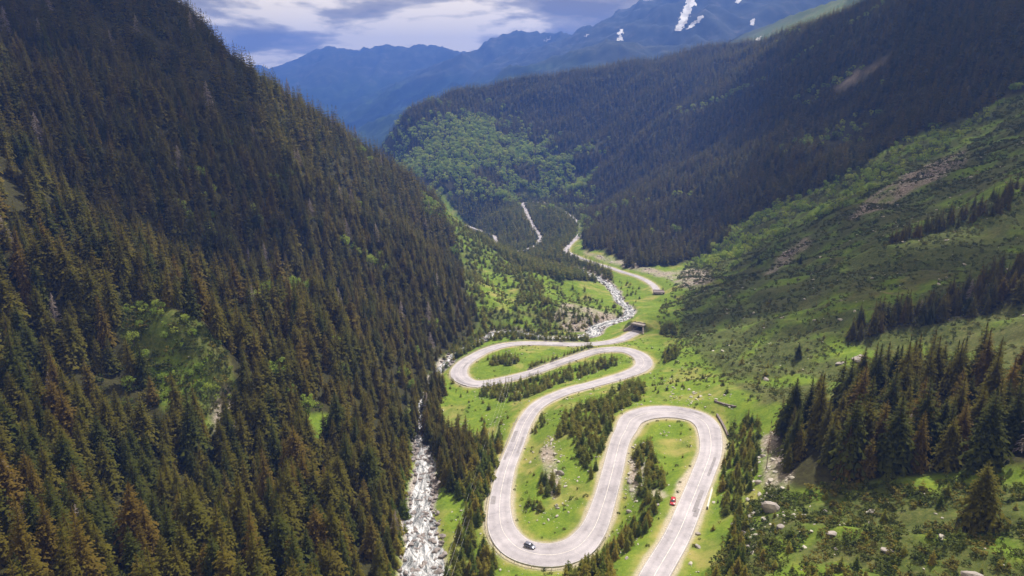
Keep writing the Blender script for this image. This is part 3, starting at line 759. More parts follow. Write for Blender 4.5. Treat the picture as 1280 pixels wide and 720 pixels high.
# ------------------------------------------------------------------ plant and stone shapes (unit height 1, base at the origin)
def tube(V, Fc, p, q, r0, r1, n=6):
    p = np.array(p, float); q = np.array(q, float)
    d = q - p; d /= np.linalg.norm(d) + 1e-9
    a = np.cross(d, [0.3, 0.9, 0.1]); a /= np.linalg.norm(a); b_ = np.cross(d, a)
    s = len(V)
    for c, r in ((p, r0), (q, r1)):
        for k in range(n):
            t = 2 * math.pi * k / n
            V.append(c + r * (math.cos(t) * a + math.sin(t) * b_))
    for k in range(n):
        Fc.append((s + k, s + (k + 1) % n, s + n + (k + 1) % n, s + n + k))
def spruce_crown(seed, whorls, per, width, base=0.07, serr=3, full=1.0, bare=0.0):
    r = random.Random(seed)
    V, Fc = [], []
    lop = r.uniform(0, 6.28); lopa = r.uniform(0.0, 0.18)
    for w in range(whorls):
        t = (w + r.uniform(-0.3, 0.3)) / (whorls - 1)
        t = min(max(t, 0), 1)
        z = base + (0.985 - base) * t
        R = width * ((1 - t) ** 0.82 * 0.94 + 0.035) * (0.75 if t < 0.06 else 1) * r.uniform(0.82, 1.14)
        npb = max(4, int(per * (0.55 + 0.45 * (1 - t))))
        a0 = r.uniform(0, 6.28)
        for k in range(npb):
            if r.random() < bare: continue
            a = a0 + 6.283 * k / npb + r.uniform(-0.25, 0.25)
            L = R * r.uniform(0.68, 1.18) * (1 + lopa * math.cos(a - lop))
            rise = 0.10 + 0.55 * t
            droop = (0.62 - 0.55 * t) * r.uniform(0.8, 1.25)
            ca, sa = math.cos(a), math.sin(a)
            zb = z + r.uniform(-0.4, 0.4) / whorls
            def sp(q):
                return np.array([ca * L * q, sa * L * q, zb + L * (rise * q - droop * q * q * 1.25)])
            side = np.array([-sa, ca, 0.0])
            qs = np.linspace(0.0, 1.0, serr + 1)
            for j in range(serr):
                p0, p1 = sp(qs[j]), sp(qs[j + 1])
                wd = full * L * (0.34 if j == 0 else 0.36 - 0.11 * (j - 1)) * r.uniform(0.75, 1.2)
                tip = sp(min(1.12, qs[j + 1] + 0.10))
                for sg in (-1, 1):
                    s = len(V)
                    o = tip * 0.55 + p0 * 0.45 + side * sg * wd + np.array([0, 0, -wd * r.uniform(0.15, 0.6)])
                    V.extend([p0, p1, o]); Fc.append((s, s + 1, s + 2) if sg > 0 else (s, s + 2, s + 1))
    s = len(V)   # leading shoot
    for k in range(4):
        a = 1.57 * k
        V.append(np.array([math.cos(a) * 0.012, math.sin(a) * 0.012, 0.93]))
    V.append(np.array([0, 0, 1.02]))
    for k in range(4): Fc.append((s + k, s + (k + 1) % 4, s + 4))
    return V, Fc
def spruce_trunk(r0=0.014):
    V, Fc = [], []
    tube(V, Fc, (0, 0, -0.06), (0, 0, 0.5), r0, r0 * 0.6, 6); tube(V, Fc, (0, 0, 0.5), (0, 0, 0.97), r0 * 0.6, 0.002, 6)
    return V, Fc
def bare_tree(seed):
    r = random.Random(seed); V, Fc = [], []
    for w in range(26):
        t = w / 25; z = 0.14 + 0.8 * t
        for k in range(7):
            a = r.uniform(0, 6.28); L = 0.17 * (1 - t) ** 0.8 * r.uniform(0.5, 1.2) + 0.015
            q = (math.cos(a) * L, math.sin(a) * L, z - L * r.uniform(0.0, 0.5))
            tube(V, Fc, (0, 0, z), q, 0.005, 0.0025, 3)
            for e in range(3):
                f = r.uniform(0.4, 1); a2 = a + r.uniform(-0.9, 0.9)
                p = (q[0] * f, q[1] * f, z + (q[2] - z) * f)
                tube(V, Fc, p, (p[0] + math.cos(a2) * L * 0.35, p[1] + math.sin(a2) * L * 0.35, p[2] - L * 0.25), 0.003, 0.0015, 3)
    return V, Fc
def leaf_cloud(seed, clumps, per, leaf, rx, z0, z1, squash=1.0):
    """leaf-sized faces gathered in clumps through the crown volume"""
    r = random.Random(seed); V, Fc = [], []
    cz = (z0 + z1) / 2; hz_ = (z1 - z0) / 2
    for c in range(clumps):
        while True:
            p = np.array([r.uniform(-1, 1), r.uniform(-1, 1), r.uniform(-1, 1)])
            if 0.25 < np.linalg.norm(p) < 1: break
        p = p / np.linalg.norm(p) * (np.linalg.norm(p) ** 0.5) * r.uniform(0.7, 1.0)
        cc = np.array([p[0] * rx, p[1] * rx, cz + p[2] * hz_ * squash])
        cr_ = rx * r.uniform(0.24, 0.42)
        for l in range(per):
            d = np.array([r.gauss(0, 1), r.gauss(0, 1), r.gauss(0, 0.8)]); d /= np.linalg.norm(d) + 1e-9
            q_ = cc + d * cr_ * r.uniform(0.35, 1.05)
            nrm = d * 0.7 + np.array([r.uniform(-.6, .6), r.uniform(-.6, .6), r.uniform(0, .8)]); nrm /= np.linalg.norm(nrm) + 1e-9
            a = np.cross(nrm, [r.uniform(-1, 1), r.uniform(-1, 1), 0.3]); a /= np.linalg.norm(a) + 1e-9; b_ = np.cross(nrm, a)
            sz = leaf * r.uniform(0.6, 1.4); s = len(V)
            V.extend([q_ + a * sz, q_ + b_ * sz * 0.6, q_ - a * sz, q_ - b_ * sz * 0.6]); Fc.append((s, s + 1, s + 2, s + 3))
    return V, Fc
def broad_trunk(seed):
    r = random.Random(seed); V, Fc = [], []
    tube(V, Fc, (0, 0, -0.05), (0.01, 0.01, 0.34), 0.028, 0.02, 7)
    for k in range(6):
        a = 6.28 * k / 6 + r.uniform(-.3, .3); q_ = (math.cos(a) * 0.2, math.sin(a) * 0.2, r.uniform(0.55, 0.85))
        tube(V, Fc, (0.01, 0.01, r.uniform(0.22, 0.36)), q_, 0.014, 0.004, 5)
        tube(V, Fc, (q_[0] * .6, q_[1] * .6, 0.3 + (q_[2] - 0.3) * .6), (q_[0] * 1.3, q_[1] * 0.7, q_[2] + 0.03), 0.007, 0.003, 4)
    return V, Fc
def rock_shape(seed, sub=2):
    bm = bmesh.new(); bmesh.ops.create_icosphere(bm, subdivisions=sub, radius=0.5)
    r = np.random.default_rng(seed)
    dirs = r.normal(size=(9, 3)); dirs /= np.linalg.norm(dirs, axis=1)[:, None]; offs = r.uniform(0.24, 0.42, 9)
    sc = np.array([1.0, r.uniform(0.65, 0.95), r.uniform(0.55, 0.85)])
    V = []
    for v in bm.verts:
        p = np.array(v.co)
        for d, o in zip(dirs, offs):
            e = p @ d - o
            if e > 0: p = p - d * e * 0.92
        p = p * (1 + 0.05 * math.sin(9 * p[0] + seed) + 0.04 * math.sin(13 * p[1] + 2 * seed))
        V.append(p * sc * 1.25 + np.array([0, 0, 0.18]))
    Fc = [tuple(v.index for v in f.verts) for f in bm.faces]
    bm.free()
    return V, Fc
SPR_HI = [spruce_crown(11 + i, 34, 11, w, 0.05 + 0.03 * (i % 2), 4, 1.0) for i, w in enumerate((0.235, 0.26, 0.21, 0.285))]
SPR_MID = [spruce_crown(31 + i, 22, 9, w, 0.06, 3, 1.15) for i, w in enumerate((0.23, 0.255, 0.205, 0.28))]
SPR_LO = [spruce_crown(51 + i, 13, 7, w, 0.05, 2, 1.4) for i, w in enumerate((0.20, 0.23, 0.18))]
YNG = [spruce_crown(71 + i, 16, 10, w, 0.02, 3, 1.25) for i, w in enumerate((0.31, 0.36, 0.28))]
YNG_LO = [spruce_crown(91 + i, 10, 7, w, 0.02, 2, 1.5) for i, w in enumerate((0.32, 0.38, 0.29))]
BRD = [leaf_cloud(101 + i, 30, 34, 0.030, rx, 0.22, 1.0) for i, rx in enumerate((0.38, 0.44, 0.34))]
BRD_LO = [leaf_cloud(121 + i, 14, 16, 0.062, rx, 0.15, 1.0) for i, rx in enumerate((0.42, 0.50, 0.38))]
SHR = [leaf_cloud(141 + i, 11, 14, 0.11, rx, 0.0, 0.9) for i, rx in enumerate((0.62, 0.8, 0.7))]
ROCKS = [rock_shape(i, 2) for i in range(6)]
ROCKS_HI = [rock_shape(20 + i, 3) for i in range(5)]
TRK = spruce_trunk(); BTRK = [broad_trunk(i) for i in range(3)]

def scatter(name, protos, mats, P, R, S, idx, **props):
    """one object whose shapes are set out by geometry nodes; the shapes travel inside its own mesh"""
    V, Fc, MI, pid = [], [], [], []
    for k, parts in enumerate(protos):
        for (pv, pf, mi) in parts:
            s = len(V); V.extend(pv); pid.extend([k + 1] * len(pv)); Fc.extend([tuple(s + i for i in f) for f in pf]); MI.extend([mi] * len(pf))
    nV = len(V)
    allv = np.vstack([np.array(V, float), P])
    me = bpy.data.meshes.new(name)
    me.from_pydata(allv.tolist(), [], Fc)
    for m_ in mats: me.materials.append(m_)
    me.polygons.foreach_set("material_index", MI)
    n_ = len(P)
    def attr(nm, typ, key, arr):
        at = me.attributes.new(nm, typ, "POINT"); at.data.foreach_set(key, np.ascontiguousarray(arr).ravel())
    attr("pid", "INT", "value", np.concatenate([np.array(pid, np.int32), np.zeros(n_, np.int32)]))
    attr("vid", "INT", "value", np.concatenate([np.zeros(nV, np.int32), np.asarray(idx, np.int32)]))
    attr("rot", "FLOAT_VECTOR", "vector", np.vstack([np.zeros((nV, 3)), R]).astype(np.float32))
    attr("scl", "FLOAT_VECTOR", "vector", np.vstack([np.ones((nV, 3)), S]).astype(np.float32))
    ng = bpy.data.node_groups.new(name + "_scatter", "GeometryNodeTree")
    ng.interface.new_socket("Geometry", in_out="INPUT", socket_type="NodeSocketGeometry")
    ng.interface.new_socket("Geometry", in_out="OUTPUT", socket_type="NodeSocketGeometry")
    nd, ln = ng.nodes, ng.links
    gi, go = nd.new("NodeGroupInput"), nd.new("NodeGroupOutput")
    def named(nm, typ):
        a = nd.new("GeometryNodeInputNamedAttribute"); a.data_type = typ; a.inputs["Name"].default_value = nm; return a.outputs["Attribute"]
    pidn = named("pid", "INT")
    def select(k):
        c = nd.new("FunctionNodeCompare"); c.data_type = "INT"; c.operation = "EQUAL"
        ints = [s for s in c.inputs if s.type == "INT"]
        ln.new(pidn, ints[0]); ints[1].default_value = k
        sgeo = nd.new("GeometryNodeSeparateGeometry"); sgeo.domain = "POINT"
        ln.new(gi.outputs[0], sgeo.inputs["Geometry"]); ln.new(c.outputs[0], sgeo.inputs["Selection"])
        return sgeo.outputs["Selection"]
    jn = nd.new("GeometryNodeJoinGeometry")
    for k in reversed(range(len(protos))):      # the join lists its last link first
        g2i = nd.new("GeometryNodeGeometryToInstance"); ln.new(select(k + 1), g2i.inputs[0]); ln.new(g2i.outputs[0], jn.inputs[0])
    iop = nd.new("GeometryNodeInstanceOnPoints")
    ln.new(select(0), iop.inputs["Points"]); ln.new(jn.outputs[0], iop.inputs["Instance"])
    iop.inputs["Pick Instance"].default_value = True
    ln.new(named("vid", "INT"), iop.inputs["Instance Index"])
    e2r = nd.new("FunctionNodeEulerToRotation"); ln.new(named("rot", "FLOAT_VECTOR"), e2r.inputs[0]); ln.new(e2r.outputs[0], iop.inputs["Rotation"])
    ln.new(named("scl", "FLOAT_VECTOR"), iop.inputs["Scale"])
    ln.new(iop.outputs[0], go.inputs[0])
    o = link(name, me, kind="stuff", **props)
    md = o.modifiers.new("scatter", "NODES"); md.node_group = ng
    return o

# ------------------------------------------------------------------ where things grow
def cand(x0, x1, y0, y1, sp_):
    gx, gy = np.meshgrid(np.arange(x0, x1, sp_), np.arange(y0, y1, sp_))
    gx = gx.ravel() + rng.uniform(-.48, .48, gx.size) * sp_; gy = gy.ravel() + rng.uniform(-.48, .48, gy.size) * sp_
    k = np.abs(gx) < (gy + Y0) * 1.03
    gx, gy = gx[k], gy[k]
    z = ground(gx, gy)
    u, v, f = project(np.stack([gx, gy, z], -1))
    return gx, gy, z, u, v, f
def clear(x, y, road_gap, river_gap):
    r = samp(RWD, x, y); w = samp(VWD, x, y)
    return (r > road_gap) & (w > river_gap)
spr = []     # x, y, z, height, zone, shape family
def put(lst, x, y, z, h, zn):
    for i in range(len(x)): lst.append((x[i], y[i], z[i], h[i], zn))
def hts(nn, a, b_):
    return a + (b_ - a) * np.clip(rng.beta(2.2, 2.2, nn), 0, 1)
# dense forest across the river
x, y, z, u, v, f = cand(-760, 60, 60, 1060, 6.3)
k = forest_left(u, v, x, y) & clear(x, y, 4, 2.0) & (u > -260) & (v < 900)
gap = fbm(x, y, 45, 3, 201)
k &= ~((fbm(x, y, 55, 3, 241) > 0.36) & (rng.random(len(x)) < 0.6))
k &= (rng.random(len(x)) < 0.97 - 0.55 * sm(0.26, 0.6, gap))
x, y, z, u, v = x[k], y[k], z[k], u[k], v[k]
small = sm(520, 590, u) * sm(290, 350, v)
h = hts(len(x), 9.5, 27) * (1 + 0.25 * fbm(x, y, 30, 2, 207)) * (1 + 0.18 * fbm(x, y, 90, 2, 205)) * (1 - 0.48 * small) * (0.78 + 0.22 * sm(0, 25, samp(VWD, x, y)))
h *= np.where((u > 440) & (v > 430) & (u < 560), 0.86, 1.0)
put(spr, x, y, z, h, "across")
# forest on the opposite valley side
x, y, z, u, v, f = cand(-700, 1600, 640, 2600, 7.6)
def in_broad(u, v, x, y):
    return inpoly(u + 45 * fbm(x, y, 140, 3, 231) + rng.normal(0, 14, len(u)), v + 20 * fbm(x, y, 140, 3, 235) + rng.normal(0, 7, len(u)), BROAD_POLY) & (y > 1100) & (y < 1950)
broad = in_broad(u, v, x, y)
k = forest_right(u, v, x, y) & clear(x, y, 4, 3) & ~broad & (u < 1500) & (u > 380)
nn = fbm(x, y, 150, 3, 211)
strk = fbm(x * 0.5 + y * 0.9, (x - y) * 0.18, 70, 2, 215)
k &= ~((strk > 0.36) & (rng.random(len(x)) < 0.7))
for p, a, b_ in SOIL[5:6]: k &= ~inpoly(u, v, p)
edge = k & (rng.random(len(x)) < 0.93)
put(spr, x[edge], y[edge], z[edge], hts(edge.sum(), 14, 25), "opposite")
brd = []
x, y, z, u, v, f = cand(-420, 500, 1150, 1900, 9.0)
inb = in_broad(u, v, x, y)
k = inb & (fbm(x, y, 90, 3, 221) > -0.24) & clear(x, y, 5, 4)
put(brd, x[k], y[k], z[k], hts(k.sum(), 8, 18), "beech")
kk = inb & ~(fbm(x, y, 90, 3, 221) > -0.24)
put(spr, x[kk], y[kk], z[kk], hts(kk.sum(), 14, 22), "opposite")
# broadleaf trees fringing the opposite forest and in its streaks
x, y, z, u, v, f = cand(0, 1100, 560, 1700, 9.0)
fr = forest_right(u, v, x, y)
k = (fr & (strk_ := fbm(x * 0.5 + y * 0.9, (x - y) * 0.18, 70, 2, 215) > 0.36) & (rng.random(len(x)) < 0.45)) & (u > 640)
put(brd, x[k], y[k], z[k], hts(k.sum(), 8, 13), "streak")
FRINGE = [(858, 325), (895, 275), (960, 245), (1030, 212), (1100, 185), (1170, 145), (1260, 100), (1260, 130), (1180, 190), (1110, 230), (1050, 264), (985, 296), (930, 322), (890, 348)]
k = inpoly(u, v, FRINGE) & (rng.random(len(x)) < np.clip(0.55 + 0.9 * fbm(x, y, 70, 3, 261), 0, 1)) & (y > 480) & ~fr
put(brd, x[k], y[k], z[k], hts(k.sum(), 5, 10), "fringe")
FRINGE2 = [(690, 258), (720, 262), (745, 285), (720, 300), (735, 240), (760, 235), (745, 262)]
k = inpoly(u, v, FRINGE2) & (rng.random(len(x)) < 0.6) & (y > 800)
put(brd, x[k], y[k], z[k], hts(k.sum(), 7, 12), "fringe")
# broadleaf trees in gaps of the forest across the river
x, y, z, u, v, f = cand(-420, 20, 200, 900, 6.0)
k = forest_left(u, v, x, y) & (fbm(x, y, 55, 3, 241) > 0.34) & (u > 150) & (v > 180) & (rng.random(len(x)) < 0.5)
put(brd, x[k], y[k], z[k], hts(k.sum(), 6, 12), "gap")
# young forest round the far loops
x, y, z, u, v, f = cand(-260, 320, 640, 1600, 5.4)
k = inpoly(u, v, MID_POLY) & clear(x, y, 0.5, 2) & (rng.random(len(x)) < 0.96)
hh = hts(k.sum(), 8, 15)
loops = (x[k], y[k], z[k], hts(k.sum(), 7.5, 13), "loops")
# stand of big spruces above the first hairpin
x, y, z, u, v, f = cand(60, 420, 90, 420, 6.7)
k = inpoly(u + 14 * fbm(x, y, 30, 2, 271), v + 14 * fbm(x, y, 30, 2, 275), STAND_POLY) & (rng.random(len(x)) < 0.9)
put(spr, x[k], y[k], z[k], hts(k.sum(), 11, 27) * (0.75 + 0.25 * sm(960, 1010, u[k])), "stand")
x, y, z, u, v, f = cand(60, 600, 140, 700, 5.0)
k = inpoly(u, v, ROW_A) & (rng.random(len(x)) < 0.85)
put(spr, x[k], y[k], z[k], hts(k.sum(), 9, 16), "row")
k = inpoly(u, v, ROW_B) & (rng.random(len(x)) < 0.75)
put(spr, x[k], y[k], z[k], hts(k.sum(), 8, 14), "row")
BANK = [(546, 556), (566, 546), (588, 552), (592, 575), (582, 612), (562, 616), (550, 595)]
x, y, z, u, v, f = cand(-60, 0, 180, 340, 4.2)
k = inpoly(u, v, BANK) & clear(x, y, 4, 1.5)
put(spr, x[k], y[k], z[k], hts(k.sum(), 10, 16), "bank")
BANK2 = [(536, 566), (518, 545), (512, 515), (525, 485), (540, 474), (556, 490), (550, 520), (556, 545), (566, 560), (562, 582), (546, 578)]
x, y, z, u, v, f = cand(-80, 0, 200, 440, 4.6)
k = inpoly(u, v, BANK2) & clear(x, y, 5, -0.2)
put(spr, x[k], y[k], z[k], hts(k.sum(), 10, 17), "bank")

yng = []
put(yng, *loops)
YZ = [
 ([(722, 512), (752, 498), (790, 480), (812, 487), (800, 500), (778, 512), (768, 545), (757, 590), (746, 606), (733, 592), (722, 575), (712, 548), (692, 545), (702, 524)], 3.1, 3.5, 7.0, .86, "between"),
 ([(672, 602), (690, 592), (702, 612), (692, 626), (675, 620)], 2.6, 3.5, 6.5, .85, "between"), ([(660, 632), (680, 622), (686, 636), (668, 644)], 2.8, 3, 5.5, .8, "between"),
 ([(596, 484), (640, 482), (700, 466), (745, 452), (772, 449), (772, 457), (740, 468), (700, 480), (668, 494), (640, 503), (600, 497)], 3.1, 3.5, 7, .8, "upper"),
 ([(645, 545), (660, 528), (676, 516), (684, 530), (668, 545), (655, 562)], 3.2, 3, 6, .7, "upper"),
 ([(608, 449), (640, 445), (650, 451), (640, 457), (613, 458)], 2.6, 3.5, 6.5, .75, "loop"), ([(665, 456), (700, 446), (735, 434), (746, 435), (722, 444), (682, 458), (662, 464)], 2.8, 3, 5.5, .85, "loop"),
 ([(560, 444), (600, 428), (640, 424), (700, 427), (735, 427), (735, 420), (690, 414), (640, 408), (600, 416), (560, 436)], 3.2, 4, 7.5, .72, "riverside"),
 ([(798, 556), (812, 552), (822, 578), (831, 604), (826, 628), (815, 644), (800, 642), (794, 617), (796, 585)], 2.7, 3.5, 6.5, .88, "island"),
 ([(778, 672), (800, 652), (818, 640), (814, 658), (800, 676), (780, 694), (757, 708), (744, 704)], 2.6, 4, 7, .85, "island"),
 ([(700, 735), (725, 712), (762, 704), (768, 740), (700, 750)], 3.0, 5, 8.5, .85, "island"),
 ([(566, 622), (590, 560), (604, 548), (624, 548), (634, 562), (620, 590), (606, 632), (603, 672), (616, 702), (624, 730), (552, 745), (560, 705), (576, 668), (590, 634)], 3.4, 5, 10, .86, "below"),
 ([(903, 570), (914, 535), (934, 522), (950, 532), (950, 572), (940, 612), (926, 642), (913, 668), (906, 702), (892, 724), (868, 740), (905, 745), (938, 724), (932, 662), (917, 642), (905, 644), (900, 612)], 3.0, 3.5, 7.0, .86, "verge"),
 ([(825, 444), (845, 436), (850, 448), (830, 455)], 3, 4, 7, .9, "meadow"), ([(826, 412), (842, 405), (846, 418), (826, 420)], 3, 4, 7, .9, "meadow"), ([(808, 470), (850, 470), (870, 490), (812, 492)], 5, 2, 4, .5, "meadow"),
 ([(560, 268), (602, 298), (640, 323), (700, 348), (775, 382), (784, 400), (735, 415), (640, 412), (600, 422), (586, 404), (584, 370), (574, 320)], 4.3, 3.5, 9, .66, "terrace"),
 ([(545, 470), (600, 492), (640, 505), (630, 560), (600, 545), (560, 545), (546, 500)], 6.5, 2.0, 5, .45, "below"),
 ([(700, 352), (780, 352), (800, 360), (800, 395), (790, 405), (770, 360)], 6, 3, 6, .3, "terrace"),
 ([(830, 340), (1000, 330), (1070, 400), (1000, 480), (900, 500), (840, 450), (820, 400)], 10, 2, 5, .42, "hillside"),
 ([(600, 460), (900, 500), (900, 700), (640, 720)], 11, 1.2, 2.6, .4, "meadow"),
 ([(930, 610), (1290, 590), (1290, 730), (900, 740)], 5.5, 2.0, 5.0, .42, "brush"),
 ([(494, 560), (512, 560), (510, 640), (500, 720), (478, 735), (482, 640)], 3.4, 4, 9, .75, "riverside"),
 ([(548, 476), (556, 462), (566, 452), (585, 440), (605, 430), (602, 422), (570, 436), (556, 448), (545, 462)], 3.0, 5, 8.5, .8, "riverside")]
for poly, sp_, a, b_, pr, zn in YZ:
    if sp_ < 4: sp_ *= 0.92
    c = np.array([hit(*p) if hit(*p) is not None else (0, 200, 0) for p in poly])
    x, y, z, u, v, f = cand(c[:, 0].min() - 8, c[:, 0].max() + 8, max(60, c[:, 1].min() - 8), c[:, 1].max() + 8, sp_)
    k = inpoly(u, v, poly) & clear(x, y, 1.8, 0.1) & (rng.random(len(x)) < pr)
    for zz in ((LAYBY, LAYBY2)): k &= ~inpoly(u, v, zz)
    if zn == 'terrace': k &= ~((inpoly(u, v, MEAD_B) | inpoly(u, v, MEAD_C)) & (rng.random(len(x)) < 0.8))
    put(yng, x[k], y[k], z[k], hts(k.sum(), a, b_), zn)
# hill shrubs
shr = []
x, y, z, u, v, f = cand(40, 760, 110, 1050, 2.8)
HILL = [(820, 395), (855, 335), (890, 282), (1000, 228), (1110, 182), (1200, 128), (1700, -80), (1700, 470), (1180, 480), (1040, 492), (960, 505), (915, 500), (880, 490), (850, 470), (835, 430)]
den = fbm(x, y, 26, 3, 301) + 0.5 * fbm(x * 0.6 + y, y * 0.3 - x * 0.2, 60, 2, 305)
k = inpoly(u, v, HILL) & (rng.random(len(x)) < np.clip(0.42 + 1.3 * den, 0.05, 0.95)) & clear(x, y, 3, 2) & (y < 1000) & ~forest_right(u, v, x, y)
put(shr, x[k], y[k], z[k], hts(k.sum(), 0.7, 2.3) * (0.7 + 0.5 * sm(300, 700, y[k])), "hillside")
x, y, z, u, v, f = cand(20, 330, 60, 270, 2.1)
BR = [(880, 735), (925, 640), (960, 612), (1060, 604), (1180, 600), (1300, 585), (1700, 520), (1700, 860)]
den = fbm(x, y, 14, 3, 311)
k = inpoly(u, v, BR) & (rng.random(len(x)) < np.clip(0.62 + 1.1 * den, 0.06, 0.95)) & clear(x, y, 2.5, 2)
put(shr, x[k], y[k], z[k], hts(k.sum(), 0.8, 2.6), "brush")
x, y, z, u, v, f = cand(-80, 130, 120, 470, 3.0)
k = inpoly(u, v, [(540, 430), (840, 420), (930, 520), (930, 735), (540, 735)]) & clear(x, y, 1.2, 0.5) & (rng.random(len(x)) < np.clip(0.12 + 0.7 * fbm(x, y, 18, 3, 321), 0, 0.8))
put(shr, x[k], y[k], z[k], hts(k.sum(), 0.35, 1.1), "meadow")
x, y, z, u, v, f = cand(-215, -70, 160, 360, 1.7)
k = inpoly(u, v, KNOLL_POLY) & (rng.random(len(x)) < np.clip(0.55 + 0.9 * fbm(x, y, 12, 2, 331), 0, 0.95))
put(shr, x[k], y[k], z[k], hts(k.sum(), 0.7, 3.0), "knoll")
x, y, z, u, v, f = cand(-215, -70, 160, 360, 3.2)
k = inpoly(u, v, KNOLL_POLY) & (rng.random(len(x)) < np.clip(0.4 + 0.9 * fbm(x, y, 20, 2, 335), 0, 0.85))
put(brd, x[k], y[k], z[k], hts(k.sum(), 2.0, 5.0), "knoll")
x, y, z, u, v, f = cand(-120, 130, 430, 760, 3.2)
k = inpoly(u, v, [(590, 340), (700, 350), (785, 395), (735, 416), (600, 420)]) & clear(x, y, 2, 0.5) & (rng.random(len(x)) < np.clip(0.25 + 1.0 * fbm(x, y, 18, 3, 341), 0, 0.9))
put(shr, x[k], y[k], z[k], hts(k.sum(), 0.8, 2.2), "terrace")
# understorey in the forest gaps
x, y, z, u, v, f = cand(-420, 40, 90, 620, 4.0)
k = forest_left(u, v, x, y) & clear(x, y, 3, 0.5) & (rng.random(len(x)) < np.clip(0.05 + 1.2 * (fbm(x, y, 45, 3, 201) - 0.25), 0.03, 0.9))
put(shr, x[k], y[k], z[k], hts(k.sum(), 1.2, 3.5), "understorey")

# ------------------------------------------------------------------ who is an individual, who is part of the mass
def pick(lst, limit, hmin_px=6):
    A_ = np.array([[t[0], t[1], t[2], t[3]] for t in lst])
    u, v, f = project(A_[:, :3]); u2, v2, f2 = project(A_[:, :3] + np.stack([np.zeros(len(A_)), np.zeros(len(A_)), A_[:, 3]], 1))
    px = np.hypot(u2 - u, v2 - v)
    um, vm = (u + u2) / 2, (v + v2) / 2
    ok = (um > 2) & (um < 1278) & (vm > 2) & (vm < 718) & (px > hmin_px)
    order = [i for i in np.argsort(-px) if ok[i]]
    chosen = []
    ts = np.linspace(0.15, 0.985, 50)
    for i in order:
        if len(chosen) >= limit: break
        p = A_[i, :3] + np.array([0, 0, A_[i, 3] * 0.85])
        q_ = p[None] * ts[:, None]
        if (q_[:, 2] > ground(q_[:, 0], q_[:, 1]) - 0.1).all(): chosen.append(i)
    return set(chosen), px

# ------------------------------------------------------------------ set out the plants
def me_of(name, VF, mat, smooth=False):
    return mesh(name, VF[0], VF[1], mat, smooth)
ME_TRK = me_of("trunk", TRK, M_BARK)
ME_SPR = {t: [me_of("crown", s, m_) for s in SPR_HI] for t, m_ in SPRUCE_TINTS.items()}
ME_YNG = {t: [me_of("crown", s, m_) for s in YNG] for t, m_ in YOUNG_TINTS.items()}
ME_BRD = [me_of("crown", s, M_LEAF) for s in BRD]
ME_BTRK = [me_of("trunk", s, M_BARK) for s in BTRK]
ME_SHR = {t: [me_of("shrub", s, m_) for s in SHR] for t, m_ in SHRUB_TINTS.items()}
def tree(name, x, y, z, h, wide, trunk, crown, label, cat, group=None, rot=None):
    e = link(name, None, label=label, category=cat)
    if group: e["group"] = group
    e.location = (x, y, z); e.rotation_euler = (random.gauss(0, .02), random.gauss(0, .02), random.uniform(0, 6.28) if rot is None else rot)
    e.scale = (h * wide, h * wide, h)
    link("trunk", trunk, parent=e)
    link("crown", crown, parent=e)
    return e
def rest(lst, chosen):
    R_ = [t for i, t in enumerate(lst) if i not in chosen]
    return np.array([t[:4] for t in R_]), [t[4] for t in R_]
def cls(h, a, b_, names):
    return names[0] if h > b_ else names[1] if h > a else names[2]

ch, px = pick(spr, 288)
def landmark(x, y, z, zn):
    if zn == "stand":
        return "in the hillside stand above the top hairpin" if y > 215 else "on the front edge of the hillside stand"
    if samp(VWD, [x], [y])[0] < 22: return "at the river's edge below the forest"
    if math.hypot(x - KNOLL[0], y - KNOLL[1]) < 42: return "bordering the grassy rock knoll"
    if z < -118: return "at the foot of the forest across the river"
    if z < -100: return "low in the forest across the river"
    if z < -80: return "midway up the forest across the river"
    return "high in the forest across the river"
for i in sorted(ch):
    x, y, z, h, zn = spr[i]
    sz = cls(h, 17.0, 21.0, ("towering", "tall", "shorter")); w_ = random.uniform(0.85, 1.25); sh = "broad" if w_ > 1.05 else "slender"
    tint = random.choices(("olive", "brownish", "dark green"), (6, 2, 4))[0]; lm = landmark(x, y, z, zn)
    tree("spruce_tree", x, y, z, h, w_, ME_TRK, random.choice(ME_SPR[tint]), f"{sz} {sh} {tint} spruce {lm}", "spruce", f"{sz} {sh} {tint} spruces {lm}")
P, Zn = rest(spr, ch)
d_ = np.hypot(P[:, 0], P[:, 1])
nn = len(P)
idx = np.where(d_ < 620, rng.integers(0, 4, nn), 4 + rng.integers(0, 3, nn))
wide = rng.uniform(0.82, 1.22, nn)
R_ = np.stack([rng.normal(0, .02, nn), rng.normal(0, .02, nn), rng.uniform(0, 6.28, nn)], 1)
S_ = np.stack([P[:, 3] * wide, P[:, 3] * wide, P[:, 3]], 1)
BARE = [bare_tree(40 + i) for i in range(2)]
protos = [[(TRK[0], TRK[1], 1), (s[0], s[1], 0)] for s in SPR_MID] + [[(s[0], s[1], 0)] for s in SPR_LO] + [[(s[0], s[1], 2), (TRK[0], TRK[1], 2)] for s in BARE]
dead = (rng.random(nn) < 0.012) & (P[:, 1] < 900); idx[dead] = 7 + rng.integers(0, 2, dead.sum())
scatter("spruce_forest", protos, [M_SPRUCE, M_BARK, M_DEAD], P[:, :3], R_, S_, idx, label="dark spruce forest covering both steep sides of the valley", category="forest")

